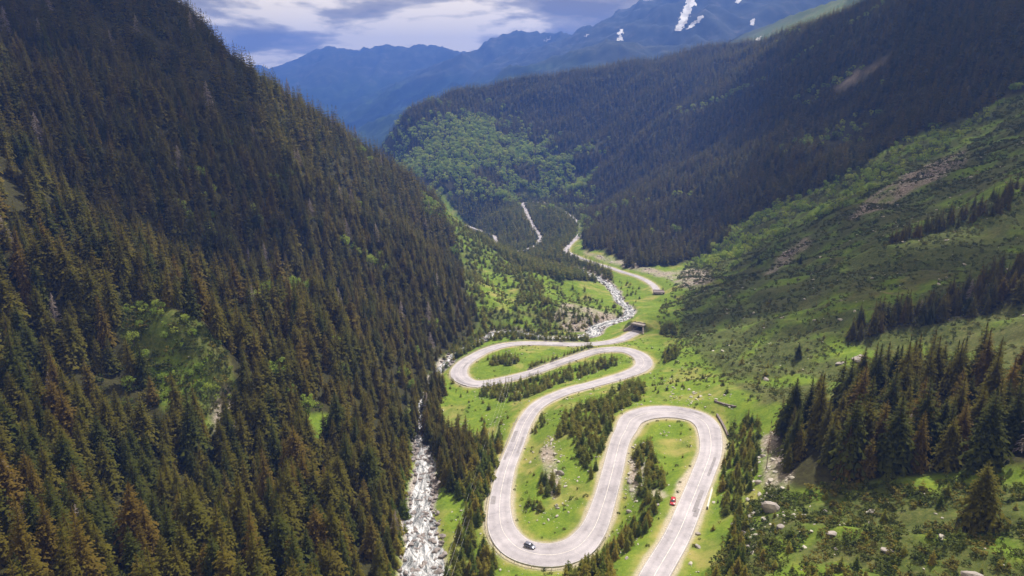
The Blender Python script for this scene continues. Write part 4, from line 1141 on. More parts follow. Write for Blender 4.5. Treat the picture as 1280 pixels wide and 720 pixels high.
ZL = {"between": "on the rocky rib between two road legs", "upper": "on the bank under the upper road legs", "loop": "on the grass island inside the farthest hairpin loop", "riverside": "on the river bank beside the water",
      "island": "on the stony strip inside the nearest hairpin loop", "below": "in the thicket between the river and the road", "verge": "in the band outside the widest top hairpin", "meadow": "alone on the open meadow",
      "loops": "in the plantation round the far road loops", "terrace": "on the terrace above the river bend", "hillside": "scattered on the open green hillside", "brush": "among shrubs and stones under the dark spruce stand"}
ch, px = pick(yng, 298)
for i in sorted(ch):
    x, y, z, h, zn = yng[i]
    sz = cls(h, 5.2, 7.2, ("taller", "middling", "small")); w_ = random.uniform(0.8, 1.15); sh = "bushy" if w_ > 0.97 else "slim"; tint = random.choice(list(ME_YNG))
    tree("young_spruce", x, y, z, h, w_, ME_TRK, random.choice(ME_YNG[tint]), f"{sz} {sh} {tint} young spruce {ZL[zn]}", "young spruce", f"{sz} {sh} {tint} young spruces {ZL[zn]}")
P, Zn = rest(yng, ch); nn = len(P)
R_ = np.stack([rng.normal(0, .03, nn), rng.normal(0, .03, nn), rng.uniform(0, 6.28, nn)], 1)
wide = rng.uniform(0.8, 1.2, nn); S_ = np.stack([P[:, 3] * wide, P[:, 3] * wide, P[:, 3]], 1)
scatter("young_spruce_thicket", [[(s[0], s[1], 0)] for s in YNG_LO], [M_YOUNG], P[:, :3], R_, S_, rng.integers(0, 3, nn), label="low young spruces scattered over the meadows and banks", category="saplings")

# broadleaf trees in the near forest, one by one
BL = [(350, 478, 13, "big bright green broadleaf tree between spruces below the knoll"), (386, 520, 11, "rounded bright green broadleaf tree beside the small forest meadow"), (420, 440, 10, "bright green broadleaf tree in dark forest above the small meadow"),
      (168, 432, 7, "bright green small tree at the upper edge of the knoll clearing"), (180, 452, 6, "bright green small tree by the gully beside the knoll"), (255, 400, 7, "green broadleaf tree at the top of the grassy knoll"),
      (292, 405, 9, "tall green broadleaf tree in forest behind the knoll"), (312, 428, 8, "green broadleaf tree on the spur next to the knoll"), (364, 498, 7, "small green broadleaf tree below the big bright one"),
      (268, 302, 9, "bright green broadleaf tree in spruce forest high above the knoll"), (284, 308, 8, "green broadleaf tree paired with a brighter one high in the spruce forest"), (567, 322, 15, "vivid green broadleaf tree at the edge of the spruce spur"),
      (478, 330, 11, "green broadleaf tree midway down the shaded spruce spur"), (488, 345, 10, "lower green broadleaf tree on the shaded spruce spur"), (395, 395, 8, "small green broadleaf tree deep in the shaded forest"),
      (520, 446, 8, "green broadleaf tree near the river under the spruce spur"), (508, 466, 7, "small green broadleaf tree by the hidden river"), (468, 690, 6, "small bright broadleaf tree on the grassy river edge of the forest"),
      (430, 470, 7, "green broadleaf tree in the forest behind the small meadow"), (85, 625, 6, "small bright green tree among grey dead spruces"), (50, 705, 5, "low bright green tree at the foot of the dead spruces")]
for u, v, h, lab in BL:
    p = hit(u, v)
    q = random.randrange(3)
    tree("broadleaf_tree", p[0], p[1], p[2] - 0.2, h, 1.0, ME_BTRK[q], ME_BRD[q], lab, "tree")
ch, px = pick(brd, 260, 4)
for i in sorted(ch):
    x, y, z, h, zn = brd[i]
    sz = cls(h, 9, 13, ("big", "middling", "small"))
    place = {"beech": "in the sunlit broadleaf wood on the far spur", "fringe": "in the fringe below the far spruce forest", "streak": "in a gully of the far spruce forest", "gap": "in a gap of the spruce forest across the river", "knoll": "on the grassy rock knoll"}[zn]
    q = random.randrange(3)
    tree("broadleaf_tree", x, y, z, h, random.uniform(0.9, 1.2), ME_BTRK[q], ME_BRD[q], f"{sz} light green broadleaf tree {place}", "tree", f"{sz} broadleaf trees {place}")
P, Zn = rest(brd, ch); nn = len(P)
wide = rng.uniform(0.85, 1.25, nn)
scatter("broadleaf_wood", [[(s[0], s[1], 0)] for s in BRD_LO], [M_LEAF], P[:, :3], np.stack([np.zeros(nn), np.zeros(nn), rng.uniform(0, 6.28, nn)], 1), np.stack([P[:, 3] * wide, P[:, 3] * wide, P[:, 3]], 1), rng.integers(0, 3, nn),
        label="light green broadleaf wood on the far spur", category="wood")

ch, px = pick(shr, 280, 5)
SL = {"hillside": "on the open green hillside", "brush": "among stones under the dark spruce stand", "meadow": "in the hairpin meadow grass", "knoll": "on the grassy rock knoll", "terrace": "on the terrace above the river bend", "understorey": "in a gap of the forest across the river"}
for i in sorted(ch):
    x, y, z, h, zn = shr[i]
    sz = cls(h, 1.7, 2.4, ("big", "rounded", "low"))
    tint = random.choice(list(ME_SHR)); wf = random.uniform(0.9, 1.6); sh = "spreading" if wf > 1.25 else "compact"
    o = link("shrub", random.choice(ME_SHR[tint]), label=f"{sz} {sh} {tint} shrub {SL[zn]}", category="shrub", group=f"{sz} {sh} {tint} shrubs {SL[zn]}")
    o.location = (x, y, z - 0.05 * h); w_ = h * wf; o.scale = (w_, w_ * random.uniform(0.8, 1.1), h); o.rotation_euler = (0, 0, random.uniform(0, 6.28))
P, Zn = rest(shr, ch); nn = len(P)
wide = rng.uniform(0.9, 1.7, nn)
scatter("shrub_cover", [[(s[0], s[1], 0)] for s in SHR], [M_SHRUB], P[:, :3] - np.stack([P[:, 3] * 0, P[:, 3] * 0, P[:, 3] * 0.05], 1), np.stack([np.zeros(nn), np.zeros(nn), rng.uniform(0, 6.28, nn)], 1),
        np.stack([P[:, 3] * wide, P[:, 3] * wide * 0.9, P[:, 3]], 1), rng.integers(0, 3, nn), label="dark green shrubs dotted over the open hillside", category="shrubs")

# a solitary spruce, a snag and the grey dead spruces
p = hit(1222, 658)
tree("spruce_tree", *p, 19, 1.2, ME_TRK, ME_SPR["olive"][3], "solitary ragged yellowish spruce standing in shrubs in front of the dark stand", "spruce")
for u, v, h, lab in [(835, 444, 7, "dark bushy spruce on the meadow beside the top hairpin's upper bend"), (998, 448, 9, "lone dark spruce on the open green hillside"), (948, 330, 8, "small lone spruce by pale scree on the hillside"), (1000, 330, 9, "lone slender spruce high on the green hillside")]:
    p = hit(u, v)
    if p is not None: tree("spruce_tree", *p, h, 1.25, ME_TRK, random.choice(ME_SPR["dark green"]), lab, "spruce")
ME_BARE = [me_of("branches", bare_tree(i), M_DEAD) for i in range(3)]
ME_DTRK = me_of("trunk", spruce_trunk(0.012), M_DEAD)
for q, (u, v, h, lab) in enumerate([(12, 640, 16, "grey dead spruce high above a pale stump thicket"), (38, 682, 13, "grey leafless spruce beside a bright green small tree"), (100, 690, 15, "slender silver grey dead spruce among olive spruces"),
                    (84, 712, 13, "grey dead spruce leaning beside a slender silver one"), (36, 722, 12, "low grey dead spruce at the foot of the slope"), (283, 545, 9, "bare grey tree at the foot of the knoll")]):
    p = hit(u, v)
    if p is None: continue
    e = link("dead_spruce", None, label=lab, category="dead tree"); e.location = p; e.scale = (h, h, h); e.rotation_euler = (random.gauss(0, .06), random.gauss(0, .06), random.uniform(0, 6))
    link("trunk", ME_DTRK, parent=e); link("branches", ME_BARE[q % 3], parent=e, kind="stuff")
p = hit(958, 586)
e = link("dead_spruce", None, label="thin brown half dead spruce snag standing in scree by the stand", category="dead tree"); e.location = p; e.scale = (13, 13, 19)
link("trunk", ME_DTRK, parent=e)
link("dry_needles", me_of("dry_needles", spruce_crown(333, 16, 7, 0.085, 0.38, 3, 0.9, 0.3), M_DRY), parent=e)

# ------------------------------------------------------------------ boulders and stones
ME_RK = {("rock", i): me_of("boulder", s, M_ROCK) for i, s in enumerate(ROCKS)}
ME_PALE = [me_of("field_stone", s, M_PALEROCK) for s in ROCKS]
ME_WET = [me_of("river_boulder", s, M_WETROCK) for s in ROCKS]
ME_DRYR = [me_of("boulder", s, M_ROCK) for s in ROCKS]
BO = [(964, 638, 5.6, 1.0, "big pinkish grey boulder at the corner of the dark spruce stand"), (1218, 726, 5.6, .75, "large angular grey boulder among shrubs under the stand"), (1186, 480, 6.5, .5, "flat grey rock slab behind the dark stand"),
      (975, 660, 2.6, .8, "grey rock just below the big pinkish boulder"), (918, 658, 2.6, .7, "pale flat rock beside the young spruces outside the road"), (930, 668, 2.4, .8, "grey boulder in the grass outside the road"), (934, 684, 3.2, .6, "long grey boulder in the grass outside the road"),
      (946, 686, 2.6, .7, "rounded grey boulder beside a long one in the grass"), (1050, 455, 5, .45, "low dark outcrop on the green hillside"), (1075, 448, 7, .4, "wide dark rock outcrop under a spruce row"), (1100, 446, 5, .45, "dark rock at the end of the wide outcrop"),
      (958, 475, 4, .5, "pale rock shelf on the hillside above the hairpin"), (700, 592, 3.2, 1.1, "dark blue grey rock on the rib between road legs"), (872, 668, 1.8, .8, "grey stone on the verge by the road"), (872, 684, 2.0, .7, "mossy grey stone lower on the road verge"),
      (620, 452, 5.0, .5, "white scree heap beside trees inside the farthest loop"), (663, 432, 3.5, .4, "pale flat stones beside the upper road"), (1088, 640, 3.0, .6, "grey boulder among shrubs under the stand's dark edge"), (1040, 668, 3.4, .5, "flat grey rock in the shrubs"),
      (1110, 690, 3.2, .5, "pale flat rock in the shrub grass"), (1030, 640, 2.4, .6, "small grey rock by the stand's shaded foot"), (948, 604, 3.0, .8, "dark rock at the foot of the brown snag"), (955, 570, 2.6, .6, "grey rock up the scree by the brown snag"),
      (822, 632, 2.0, .7, "pale boulder on the stony strip near the red car"), (787, 603, 2.2, .9, "pale upright rock on the stony strip inside the top hairpin"), (786, 640, 2.2, .8, "pale rock in a pile below the stony strip"), (784, 698, 1.8, .6, "white stone alone in the grass inside the top hairpin")]
for q, (u, v, w_, fl, lab) in enumerate(BO):
    p = hit(u, v)
    o = link("boulder", ME_RK[("rock", q % 5)], label=lab, category="boulder")
    o.location = (p[0], p[1], p[2] - 0.08 * w_); o.scale = (w_, w_ * 0.85, w_ * fl); o.rotation_euler = (random.gauss(0, .15), random.gauss(0, .15), random.uniform(0, 6.28))
fs, rs = [], []
def stones(lst, poly, sp_, pr, a, b_, zn, rg=0.8, vg=None, seed=None):
    c = np.array([q_ for q_ in (hit(*p) for p in poly) if q_ is not None])
    x, y, z, u, v, f = cand(c[:, 0].min() - 6, c[:, 0].max() + 6, max(60, c[:, 1].min() - 6), c[:, 1].max() + 6, sp_)
    k = inpoly(u, v, poly) & (samp(RWD, x, y) > rg) & (rng.random(len(x)) < pr)
    if seed is not None: k &= fbm(x, y, 14, 2, seed) > 0.08
    if vg is not None: k &= samp(VWD, x, y) > vg
    s_ = a + (b_ - a) * rng.random(k.sum()) ** 3
    put(lst, x[k], y[k], z[k], s_, zn)
MEADOW = [(545, 470), (620, 430), (800, 420), (930, 500), (930, 730), (560, 730), (545, 560)]
stones(fs, MEADOW, 2.4, .42, .25, 1.3, "in the hairpin meadow", 0.8, 1.0, 401)
stones(fs, [(780, 560), (806, 550), (806, 620), (780, 660)], 1.6, .5, .4, 1.7, "on the stony strip inside the top hairpin")
stones(fs, [(680, 545), (700, 545), (712, 600), (690, 630), (676, 600)], 1.6, .45, .4, 1.7, "on the rib between road legs")
stones(fs, [(648, 632), (700, 632), (700, 660), (650, 655)], 1.8, .3, .3, 1.2, "in the hairpin meadow")
stones(fs, [(948, 540), (972, 540), (992, 600), (985, 640), (935, 700), (905, 700), (930, 640)], 1.9, .45, .4, 2.0, "in the scree beside the dark stand")
stones(fs, [(940, 640), (1290, 600), (1290, 730), (900, 735)], 3.4, .17, .5, 2.0, "among shrubs under the dark stand")
stones(fs, [(835, 485), (915, 488), (915, 512), (840, 508)], 2.2, .35, .5, 1.8, "above the top hairpin")
for poly, a, b_ in (SOIL[0], SOIL[3], SOIL[4]): stones(fs, poly, 4.5, .4, .8, 3.5, "in the scree of the valley side")
stones(fs, [(850, 350), (1000, 300), (1280, 170), (1280, 420), (960, 470), (840, 420)], 9, .3, .6, 2.6, "on the open green hillside", 2, 3)
stones(fs, KNOLL_POLY, 5, .15, .5, 1.8, "on the grassy rock knoll")
ch, px = pick(fs, 270, 3)
for i in sorted(ch):
    x, y, z, h, zn = fs[i]
    sz = cls(h, 1.2, 1.8, ("large", "middling", "small"))
    o = link("field_stone", random.choice(ME_PALE), label=f"{sz} pale field stone {zn}", category="stone", group=f"{sz} stones {zn}")
    o.location = (x, y, z - 0.05 * h); o.scale = (h * 1.25, h * random.uniform(.9, 1.2), h * random.uniform(.55, .9)); o.rotation_euler = (random.gauss(0, .2), random.gauss(0, .2), random.uniform(0, 6.28))
P, Zn = rest(fs, ch); nn = len(P)
scatter("loose_stones", [[(s[0], s[1], 0)] for s in ROCKS], [M_PALEROCK], P[:, :3], np.stack([rng.normal(0, .2, nn), rng.normal(0, .2, nn), rng.uniform(0, 6.28, nn)], 1), P[:, 3:4] * np.array([[1.2, 1.0, .7]]), rng.integers(0, 6, nn),
        label="pale loose stones strewn over meadow, scree and hillside", category="stones")
# river stones
x, y, z, u, v, f = cand(-90, 10, 140, 330, 1.15)
w_ = samp(VWD, x, y); k = (w_ < 3.0) & (samp(RWD, x, y) > 3) & (rng.random(len(x)) < 0.42) & (fbm(x, y, 9, 2, 411) > -0.25)
put(rs, x[k], y[k], z[k] + 0.25, 0.4 + 1.9 * rng.random(k.sum()) ** 2.2, "near")
x, y, z, u, v, f = cand(-60, 160, 330, 760, 2.2)
w_ = samp(VWD, x, y); k = (w_ < 2.5) & (w_ > -2.5) & (samp(RWD, x, y) > 3) & (rng.random(len(x)) < 0.3)
put(rs, x[k], y[k], z[k] + 0.2, 0.6 + 2.0 * rng.random(k.sum()) ** 2, "far")
ch, px = pick(rs, 270, 2)
for i in sorted(ch):
    x, y, z, h, zn = rs[i]
    sz = cls(h, 1.1, 1.6, ("large", "middling", "small"))
    pl = "in the broad rapids beside the thicket" if zn == "near" else "in the rapids of the river bend"
    o = link("river_boulder", random.choice(ME_WET), label=f"{sz} dark wet boulder {pl}", category="boulder", group=f"{sz} boulders {pl}")
    o.location = (x, y, z); o.scale = (h * 1.2, h, h * .8); o.rotation_euler = (random.gauss(0, .2), random.gauss(0, .2), random.uniform(0, 6.28))
P, Zn = rest(rs, ch); nn = len(P)
scatter("river_stones", [[(s[0], s[1], 0)] for s in ROCKS], [M_WETROCK], P[:, :3], np.stack([rng.normal(0, .2, nn), rng.normal(0, .2, nn), rng.uniform(0, 6.28, nn)], 1), P[:, 3:4] * np.array([[1.2, 1.0, .8]]), rng.integers(0, 6, nn),
        label="dark wet stones filling the river bed", category="stones")

# ------------------------------------------------------------------ built things
def box(V, Fc, c, s):
    x, y, z = c; a, b_, h = s[0] / 2, s[1] / 2, s[2] / 2
    k = len(V)
    for dz in (-h, h):
        for dx_, dy_ in ((-a, -b_), (a, -b_), (a, b_), (-a, b_)): V.append((x + dx_, y + dy_, z + dz))
    Fc.extend([(k, k + 3, k + 2, k + 1), (k + 4, k + 5, k + 6, k + 7), (k, k + 1, k + 5, k + 4), (k + 1, k + 2, k + 6, k + 5), (k + 2, k + 3, k + 7, k + 6), (k + 3, k, k + 4, k + 7)])
def box_me(name, c, s, mat, bev=0.0):
    V, Fc = [], []; box(V, Fc, c, s)
    me = mesh(name, V, Fc, mat)
    if bev:
        bm = bmesh.new(); bm.from_mesh(me); bmesh.ops.bevel(bm, geom=bm.edges[:], offset=bev, segments=2, affect="EDGES"); bm.to_mesh(me); bm.free()
    return me

# avalanche gallery that swallows the road
g = link("avalanche_gallery", None, label="concrete avalanche gallery portal where the road enters the hillside", category="tunnel")
g.scale = (1, 1, 0.84); g.location = tuple(PORTAL); g.rotation_euler = (0, 0, math.atan2(PORTAL_DIR[1], PORTAL_DIR[0]))
link("side_wall", box_me("side_wall", (9, 4.3, 2.2), (20, .7, 6.2), M_CONC), parent=g)
link("side_wall", box_me("side_wall", (9, -4.3, 2.2), (20, .7, 6.2), M_CONC), parent=g)
link("roof_slab", box_me("roof_slab", (8.2, 0, 5.75), (20.4, 10.4, .9), M_CONC, 0.06), parent=g)
link("back_wall", box_me("back_wall", (19.4, 0, 2.2), (.5, 7.8, 6.1), M_CONC), parent=g)
for sy in (-1, 1):
    V = [(-1.2, sy * 4.66, -1), (-7.5, sy * 7.8, -1), (-7.5, sy * 7.8, 1.2), (-1.2, sy * 4.66, 5.2), (-1.0, sy * 5.2, -1), (-7.3, sy * 8.4, -1), (-7.3, sy * 8.4, 1.2), (-1.0, sy * 5.2, 5.2)]
    link("wing_wall", mesh("wing_wall", V, [(0, 1, 2, 3), (7, 6, 5, 4), (0, 4, 5, 1), (1, 5, 6, 2), (2, 6, 7, 3), (3, 7, 4, 0)], M_CONC), parent=g)
link("parapet", box_me("parapet", (-1.7, 0, 6.5), (.4, 10.6, .62), M_CONC, 0.03), parent=g)
d0 = FAR[6, :2] - FAR[0, :2]; d0 /= np.linalg.norm(d0)
g2 = link("gallery_exit", None, label="small dark concrete gallery exit where the far road begins", category="tunnel")
g2.location = tuple(FAR[0, :3]); g2.rotation_euler = (0, 0, math.atan2(d0[1], d0[0]))
for sy in (-1, 1): link("side_wall", box_me("side_wall", (-3, sy * 4.6, .3), (7, .7, 3.4), M_WALLSTONE), parent=g2)
link("roof_slab", box_me("roof_slab", (-3, 0, 2.35), (7.4, 10.6, .7), M_WALLSTONE), parent=g2)
link("parapet", box_me("parapet", (.9, 0, 2.9), (.5, 10.8, .5), M_WALLSTONE), parent=g2)

# guard rails
ME_POST = box_me("post", (0, 0, 0.3), (.14, .14, 1.1), M_STEEL)
def near_i(C, u, v):
    uu, vv, _ = project(C[:, :3]); return int(np.argmin((uu - u) ** 2 + (vv - v) ** 2))
def guardrail(i0, i1, sgn, gap, label):
    C = ROAD[i0:i1]; nn_, tt = normals2(ROAD); nn_ = nn_[i0:i1]; tt = tt[i0:i1]
    o_ = sgn * (C[:, 3] / 2 + gap)
    X0 = C[:, 0] + nn_[:, 0] * o_; Y0_ = C[:, 1] + nn_[:, 1] * o_
    root = link("guardrail", None, label=label, category="guardrail"); root.location = (X0[0], Y0_[0], C[0, 2])
    prof = [(0.0, 0.38), (0.07, 0.46), (0.0, 0.56), (0.07, 0.66), (0.0, 0.76)]
    X = np.stack([X0 - nn_[:, 0] * sgn * a for a, _ in prof], 1) - X0[0]; Y = np.stack([Y0_ - nn_[:, 1] * sgn * a for a, _ in prof], 1) - Y0_[0]
    Z = C[:, 2][:, None] - C[0, 2] + np.array([zz for _, zz in prof])[None]
    link("rail", grid_mesh("rail", X, Y, Z, M_STEEL), parent=root)
    for j in range(0, len(C), 3):
        p = link("post", ME_POST, parent=root); p.location = (X0[j] + nn_[j, 0] * sgn * 0.09 - X0[0], Y0_[j] + nn_[j, 1] * sgn * 0.09 - Y0_[0], C[j, 2] - C[0, 2] - 0.1); p.rotation_euler = (0, 0, math.atan2(tt[j, 1], tt[j, 0]))
guardrail(near_i(ROAD, 738, 668), near_i(ROAD, 624, 640), 1, 0.7, "galvanised guardrail round the outside of the nearest hairpin bend")
guardrail(near_i(ROAD, 624, 636), near_i(ROAD, 660, 522), 1, 0.7, "galvanised guardrail on the long leg above the river thicket")
guardrail(near_i(ROAD, 590, 479), near_i(ROAD, 640, 430), 1, 0.8, "galvanised guardrail round the farthest hairpin above the river")
guardrail(near_i(ROAD, 640, 430), near_i(ROAD, 735, 430), 1, 0.8, "galvanised guardrail along the upper straight beside the river")
guardrail(near_i(ROAD, 749, 438), near_i(ROAD, 660, 467), -1, 0.7, "galvanised guardrail on the leg between the two far bends")

# stone walls and barrier by the top hairpin
def stone_wall(px_, h, w_, label, mat=M_WALLSTONE, name="retaining_wall"):
    P = [hit(*q_) for q_ in px_]
    P = np.array([p for p in P if p is not None]); C = catmull(np.hstack([P, np.zeros((len(P), 1))]), 1.0)
    C[:, 2] = ground(C[:, 0], C[:, 1])
    nn_, _ = normals2(C)
    root = link(name, None, label=label, category="wall"); root.location = tuple(C[0, :3])
    def run(nm, a, b_, z0, z1, m_):
        V, Fc = [], []
        for j in range(len(C)):
            jit = 0.12 * math.sin(j * 2.3)
            for s_ in (-1, 1):
                for zz in (z0, z1 + jit): V.append((C[j, 0] + nn_[j, 0] * s_ * a - C[0, 0], C[j, 1] + nn_[j, 1] * s_ * a - C[0, 1], C[j, 2] - C[0, 2] + zz))
        for j in range(len(C) - 1):
            k = 4 * j
            Fc.extend([(k, k + 4, k + 5, k + 1), (k + 2, k + 3, k + 7, k + 6), (k + 1, k + 5, k + 7, k + 3)])
        Fc.extend([(0, 1, 3, 2), (len(V) - 4, len(V) - 2, len(V) - 1, len(V) - 3)])
        link(nm, mesh(nm, V, Fc, m_), parent=root)
    run("wall_body", w_ / 2, 0, -0.8, h, mat); run("coping", w_ / 2 + 0.12, 0, h - 0.12, h + 0.1, M_WALLSTONE)
stone_wall([(896, 519), (903, 531), (910, 546)], 0.8, .6, "dark stone retaining wall just outside the top hairpin")
stone_wall([(893, 502), (905, 506), (920, 509)], 0.6, .6, "dark stone wall on the slope above the top hairpin")
root = link("concrete_barrier", None, label="white concrete barrier beside the road opposite the red car", category="barrier")
pa, pb = hit(890, 612), hit(884, 636)
root.location = tuple(pa); dd = pb - pa; root.rotation_euler = (0, -math.atan2(dd[2], math.hypot(dd[0], dd[1])), math.atan2(dd[1], dd[0]))
Lb = np.linalg.norm(dd)
M_WHITEC = simple("whitewashed_concrete", (0.66, 0.65, 0.62), 0.8, noise=0.15, scale=1.0)
for j in range(4):
    V = []; x0, x1 = Lb * j / 4 + .03, Lb * (j + 1) / 4 - .03
    prof = [(-.3, -.1), (-.3, .15), (-.12, .4), (-.1, .85), (.1, .85), (.12, .4), (.3, .15), (.3, -.1)]
    V = [(x0, a, b_) for a, b_ in prof] + [(x1, a, b_) for a, b_ in prof]
    Fc = [tuple(range(8)), tuple(range(15, 7, -1))] + [(k, (k + 1) % 8 + 0 if (k + 1) % 8 else 0, 8 + (k + 1) % 8, 8 + k) for k in range(8)]
    link("barrier_block", mesh("barrier_block", V, Fc, M_WHITEC), parent=root)
link("end_post", box_me("end_post", (Lb + .3, 0, .4), (.5, .5, 1.0), simple("black_rubber", (.02, .02, .02), .8)), parent=root)

# power line
def pole(u, v, h, legs, label, pos=None):
    p = hit(u, v) if pos is None else np.array([pos[0], pos[1], float(ground(pos[0], pos[1]))])
    r = link("utility_pole", None, label=label, category="pole"); r.location = tuple(p)
    for q_ in range(legs):
        V, Fc = [], []; off = (q_ - (legs - 1) / 2) * 1.8
        tube(V, Fc, (off, 0, -.6), (off, 0, h), .2, .14, 8); link("post", mesh("post", V, Fc, M_POLE, True), parent=r)
    link("crossarm", box_me("crossarm", (0, 0, h - .3), (3.8, .18, .2), M_POLE), parent=r)
    for q_ in (-1.7, 0, 1.7):
        V, Fc = [], []; tube(V, Fc, (q_, 0, h - .2), (q_, 0, h + .25), .08, .06, 6); link("insulator", mesh("insulator", V, Fc, M_WHITEC), parent=r)
    return p, h
pA = pole(636, 487, 8.0, 3, "three legged pale utility pole beside the far hairpin road")
c_ = at_t(538, 778, 190); pB = pole(0, 0, 8.5, 2, "two legged utility pole on the river bank below the thicket", pos=(c_[0], c_[1]))
pC = pole(650, 424, 7.0, 1, "slim pale utility pole between river and upper road")
pD = pole(716, 426, 7.5, 1, "pale utility pole by the river where the upper road leaves it")
def wire(a, b_, off, label, sag=2.5, r=0.022):
    p, hp = a; q_, hq = b_
    V, Fc = [], []
    A_ = np.array([p[0] + off, p[1], p[2] + hp + .25]); B_ = np.array([q_[0] + off, q_[1], q_[2] + hq + .25])
    pts = [A_ + (B_ - A_) * t - np.array([0, 0, sag * 4 * t * (1 - t)]) for t in np.linspace(0, 1, 25)]
    for s_, e_ in zip(pts[:-1], pts[1:]): tube(V, Fc, s_ - A_, e_ - A_, r, r, 4)
    o = link("power_line", mesh("power_line", V, Fc, M_WIRE), label=label, category="power line"); o.location = tuple(A_)
wire(pA, pB, -1.7, "thin outer power wire sagging over the thicket on the river side"); wire(pA, pB, 0, "thin middle power wire sagging over the thicket"); wire(pA, pB, 1.7, "thin outer power wire sagging over the thicket on the road side")
wire(pA, pC, 0, "thin wire crossing above the farthest hairpin loop", 1.0); wire(pC, pD, 0, "thin wire along the river beside the upper road", 1.2)

# cars
M_GLASS = simple("tinted_glass", (0.03, 0.035, 0.045), 0.08, spec=0.8)
M_TYRE = simple("tyre_rubber", (0.02, 0.02, 0.02), 0.85)
M_RIM = simple("alloy_rim", (0.5, 0.5, 0.52), 0.35, 0.8)
M_LAMP = simple("clear_lamp", (0.8, 0.8, 0.78), 0.15)
M_TAIL = simple("red_tail_lamp", (0.45, 0.02, 0.02), 0.25)
M_TRIM = simple("black_plastic", (0.03, 0.03, 0.032), 0.6)
def loft(rings, close=True):
    V = [p for r in rings for p in r]; n_ = len(rings[0]); Fc = []
    for i in range(len(rings) - 1):
        for k in range(n_):
            Fc.append((i * n_ + k, i * n_ + (k + 1) % n_, (i + 1) * n_ + (k + 1) % n_, (i + 1) * n_ + k))
    if close: Fc.append(tuple(range(n_ - 1, -1, -1))); Fc.append(tuple(range((len(rings) - 1) * n_, len(rings) * n_)))
    return V, Fc
def car(pos, heading, paint, label):
    root = link("car", None, label=label, category="car"); root.location = pos; root.rotation_euler = (0, 0, heading)
    def ring(x, w_, zb, zt):
        return [(x, -w_ * .9, zb), (x, w_ * .9, zb), (x, w_, zb + .18), (x, w_ * .995, zt - .16), (x, w_ * .93, zt - .03), (x, w_ * .8, zt), (x, -w_ * .8, zt), (x, -w_ * .93, zt - .03), (x, -w_ * .995, zt - .16), (x, -w_, zb + .18)]
    st = [(-2.08, .70, .42, .80), (-2.0, .82, .30, .93), (-1.75, .87, .24, .97), (-1.0, .885, .2, .96), (0, .89, .2, .95), (.75, .885, .2, .94), (1.3, .87, .22, .88), (1.75, .84, .25, .79), (1.98, .77, .3, .68), (2.08, .64, .38, .58)]
    V, Fc = loft([ring(*s_) for s_ in st])
    body = link("body", mesh("body", V, Fc, paint, True), parent=root)
    def cr(x, wb, wt, z1): return [(x, -wb, .92), (x, wb, .92), (x, wt, z1 - .06), (x, wt * .88, z1), (x, -wt * .88, z1), (x, -wt, z1 - .06)]
    V, Fc = loft([cr(-2.0, .70, .60, 1.0), cr(-1.72, .76, .64, 1.34), (cr(-1.2, .79, .67, 1.45)), cr(-.4, .80, .68, 1.48), cr(.2, .80, .67, 1.43), cr(.62, .79, .68, 1.22), cr(1.1, .76, .70, .97)])
    link("cabin", mesh("cabin", V, Fc, paint, True), parent=root)
    def pane(nm, P): link(nm, mesh(nm, P, [(0, 1, 2, 3)], M_GLASS), parent=root)
    pane("windscreen", [(1.07, -.66, 1.02), (1.07, .66, 1.02), (.31, .56, 1.42), (.31, -.56, 1.42)])
    pane("rear_window", [(-2.02, .58, 1.06), (-2.02, -.58, 1.06), (-1.74, -.52, 1.34), (-1.74, .52, 1.34)])
    for s_ in (-1, 1):
        pane("side_window", [(.72, s_ * .80, 1.0), (-.35, s_ * .815, 1.0), (-.35, s_ * .70, 1.39), (.20, s_ * .705, 1.36)])
        pane("side_window", [(-.42, s_ * .815, 1.0), (-1.6, s_ * .79, 1.02), (-1.45, s_ * .70, 1.32), (-.42, s_ * .70, 1.39)])
        link("headlight", box_me("headlight", (1.93, s_ * .6, .64), (.16, .3, .13), M_LAMP, .03), parent=root)
        link("tail_light", box_me("tail_light", (-2.02, s_ * .68, .8), (.14, .2, .24), M_TAIL, .03), parent=root)
        link("wing_mirror", box_me("wing_mirror", (.6, s_ * .98, 1.0), (.14, .2, .13), paint, .03), parent=root)
        for wx in (-1.28, 1.28):
            w0 = link("wheel", None, parent=root); w0.location = (wx, s_ * .80, .31)
            V, Fc = [], []; tube(V, Fc, (0, -.11, 0), (0, .11, 0), .31, .31, 18); Fc.extend([tuple(range(17, -1, -1)), tuple(range(18, 36))]); link("tyre", mesh("tyre", V, Fc, M_TYRE, False), parent=w0)
            V, Fc = [], []; tube(V, Fc, (0, -.118, 0), (0, .118, 0), .2, .2, 14); Fc.extend([tuple(range(13, -1, -1)), tuple(range(14, 28))]); link("rim", mesh("rim", V, Fc, M_RIM, False), parent=w0)
    link("front_bumper", box_me("front_bumper", (2.03, 0, .4), (.16, 1.3, .2), M_TRIM, .05), parent=root)
    link("rear_bumper", box_me("rear_bumper", (-2.06, 0, .42), (.14, 1.4, .2), M_TRIM, .05), parent=root)
i0 = near_i(ROAD, 661, 683); nn_, tt_ = normals2(ROAD)
M_BLUECAR = simple("grey_blue_car_paint", (0.16, 0.17, 0.24), 0.25, 0.3)
M_REDCAR = simple("red_car_paint", (0.36, 0.018, 0.028), 0.25)
q_ = ROAD[i0, :2] + nn_[i0] * (-2.6)
car((q_[0], q_[1], ROAD[i0, 2] - .01), math.atan2(-tt_[i0, 1], -tt_[i0, 0]), M_BLUECAR, "grey blue car driving round the nearest hairpin bend")
pr_ = hit(841, 628.5); ia = near_i(ROAD, 865, 626)
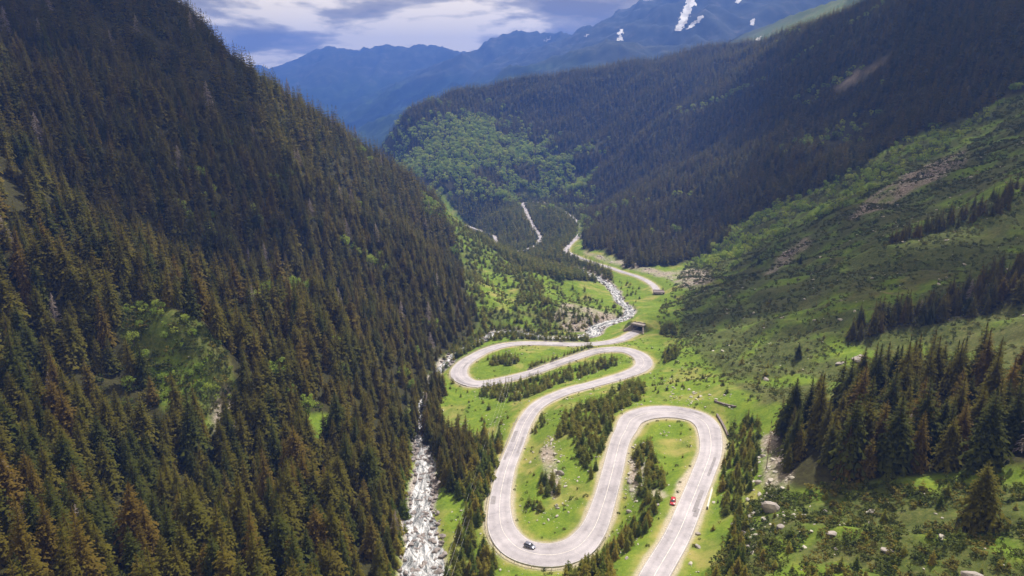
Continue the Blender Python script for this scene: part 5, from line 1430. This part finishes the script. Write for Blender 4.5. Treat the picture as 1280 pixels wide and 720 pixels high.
car((pr_[0], pr_[1], pr_[2] + .02), math.atan2(-tt_[ia, 1], -tt_[ia, 0]) + .12, M_REDCAR, "red car parked on the gravel lay-by beside the road")

# snow patches on the far peaks
SNOW = [[(842, 40), (848, 24), (856, 6), (862, -6), (872, -6), (868, 8), (860, 24), (852, 40)], [(857, 37), (866, 28), (877, 19), (880, 21), (868, 33), (860, 38)], [(771, 52), (773, 40), (777, 35), (779, 38), (777, 52)], [(937, 32), (941, 23), (945, 25), (940, 33)],
        [(918, 4), (921, -6), (927, -6), (924, 6)], [(934, 62), (944, 50), (951, 46), (950, 51), (940, 61)], [(679, 53), (684, 48), (689, 45), (688, 49), (682, 54)], [(730, 46), (735, 42), (737, 44), (732, 48)]]
SN_L = ["long ragged snow streak on the highest bare mountain", "thin snow strip beside the long ragged streak", "short upright snow patch on the mountain flank", "small snow patch on the grassy shoulder", "snow tongue near the summit ridge", "snow strip at the tree line of the grassy shoulder", "small snow patch on the distant saddle", "tiny snow patch on the long mountain ridge"]
for poly, lab in zip(SNOW, SN_L):
    us = np.arange(min(p[0] for p in poly), max(p[0] for p in poly) + 1, 0.5); vs_ = np.arange(min(p[1] for p in poly), max(p[1] for p in poly) + 1, 0.5)
    gu, gv = np.meshgrid(us, vs_)
    ins = inpoly(gu + fbm(gu.ravel(), gv.ravel(), 4, 3, 7).reshape(gu.shape) * 5, gv, poly)
    V, ids = [], {}
    for (i, j) in zip(*np.nonzero(ins)):
        p = hit(gu[i, j], gv[i, j])
        if p is not None and p[1] > 2400: ids[(i, j)] = len(V); V.append(p + np.array([0, -2.0, 3.0]))
    Fc = []
    for (i, j) in ids:
        qd = [(i, j), (i, j + 1), (i + 1, j + 1), (i + 1, j)]
        if all(c in ids for c in qd):
            P4 = [V[ids[c]] for c in qd]
            if max(np.linalg.norm(P4[0] - e_) for e_ in P4[1:]) < 400: Fc.append(tuple(ids[c] for c in qd)[::-1])
    if Fc: link("snow_patch", mesh("snow_patch", V, Fc, M_SNOW), label=lab, category="snow")

# ------------------------------------------------------------------ air
m = bpy.data.materials.new("valley_haze"); m.use_nodes = True
nd, ln = m.node_tree.nodes, m.node_tree.links
nd.clear()
pv = N(nd, "ShaderNodeVolumePrincipled"); pv.inputs["Color"].default_value = (0.11, 0.27, 1.0, 1); pv.inputs["Density"].default_value = HAZE
mo = N(nd, "ShaderNodeOutputMaterial"); ln.new(pv.outputs[0], mo.inputs["Volume"])
zlo, zhi = GZ.min() - 2, max(GZ.max() + 40, 150)
link("haze", box_me("haze", (0, (-130 + 10900) / 2, (zlo + zhi) / 2), (23400, 11030, zhi - zlo), m), kind="stuff")
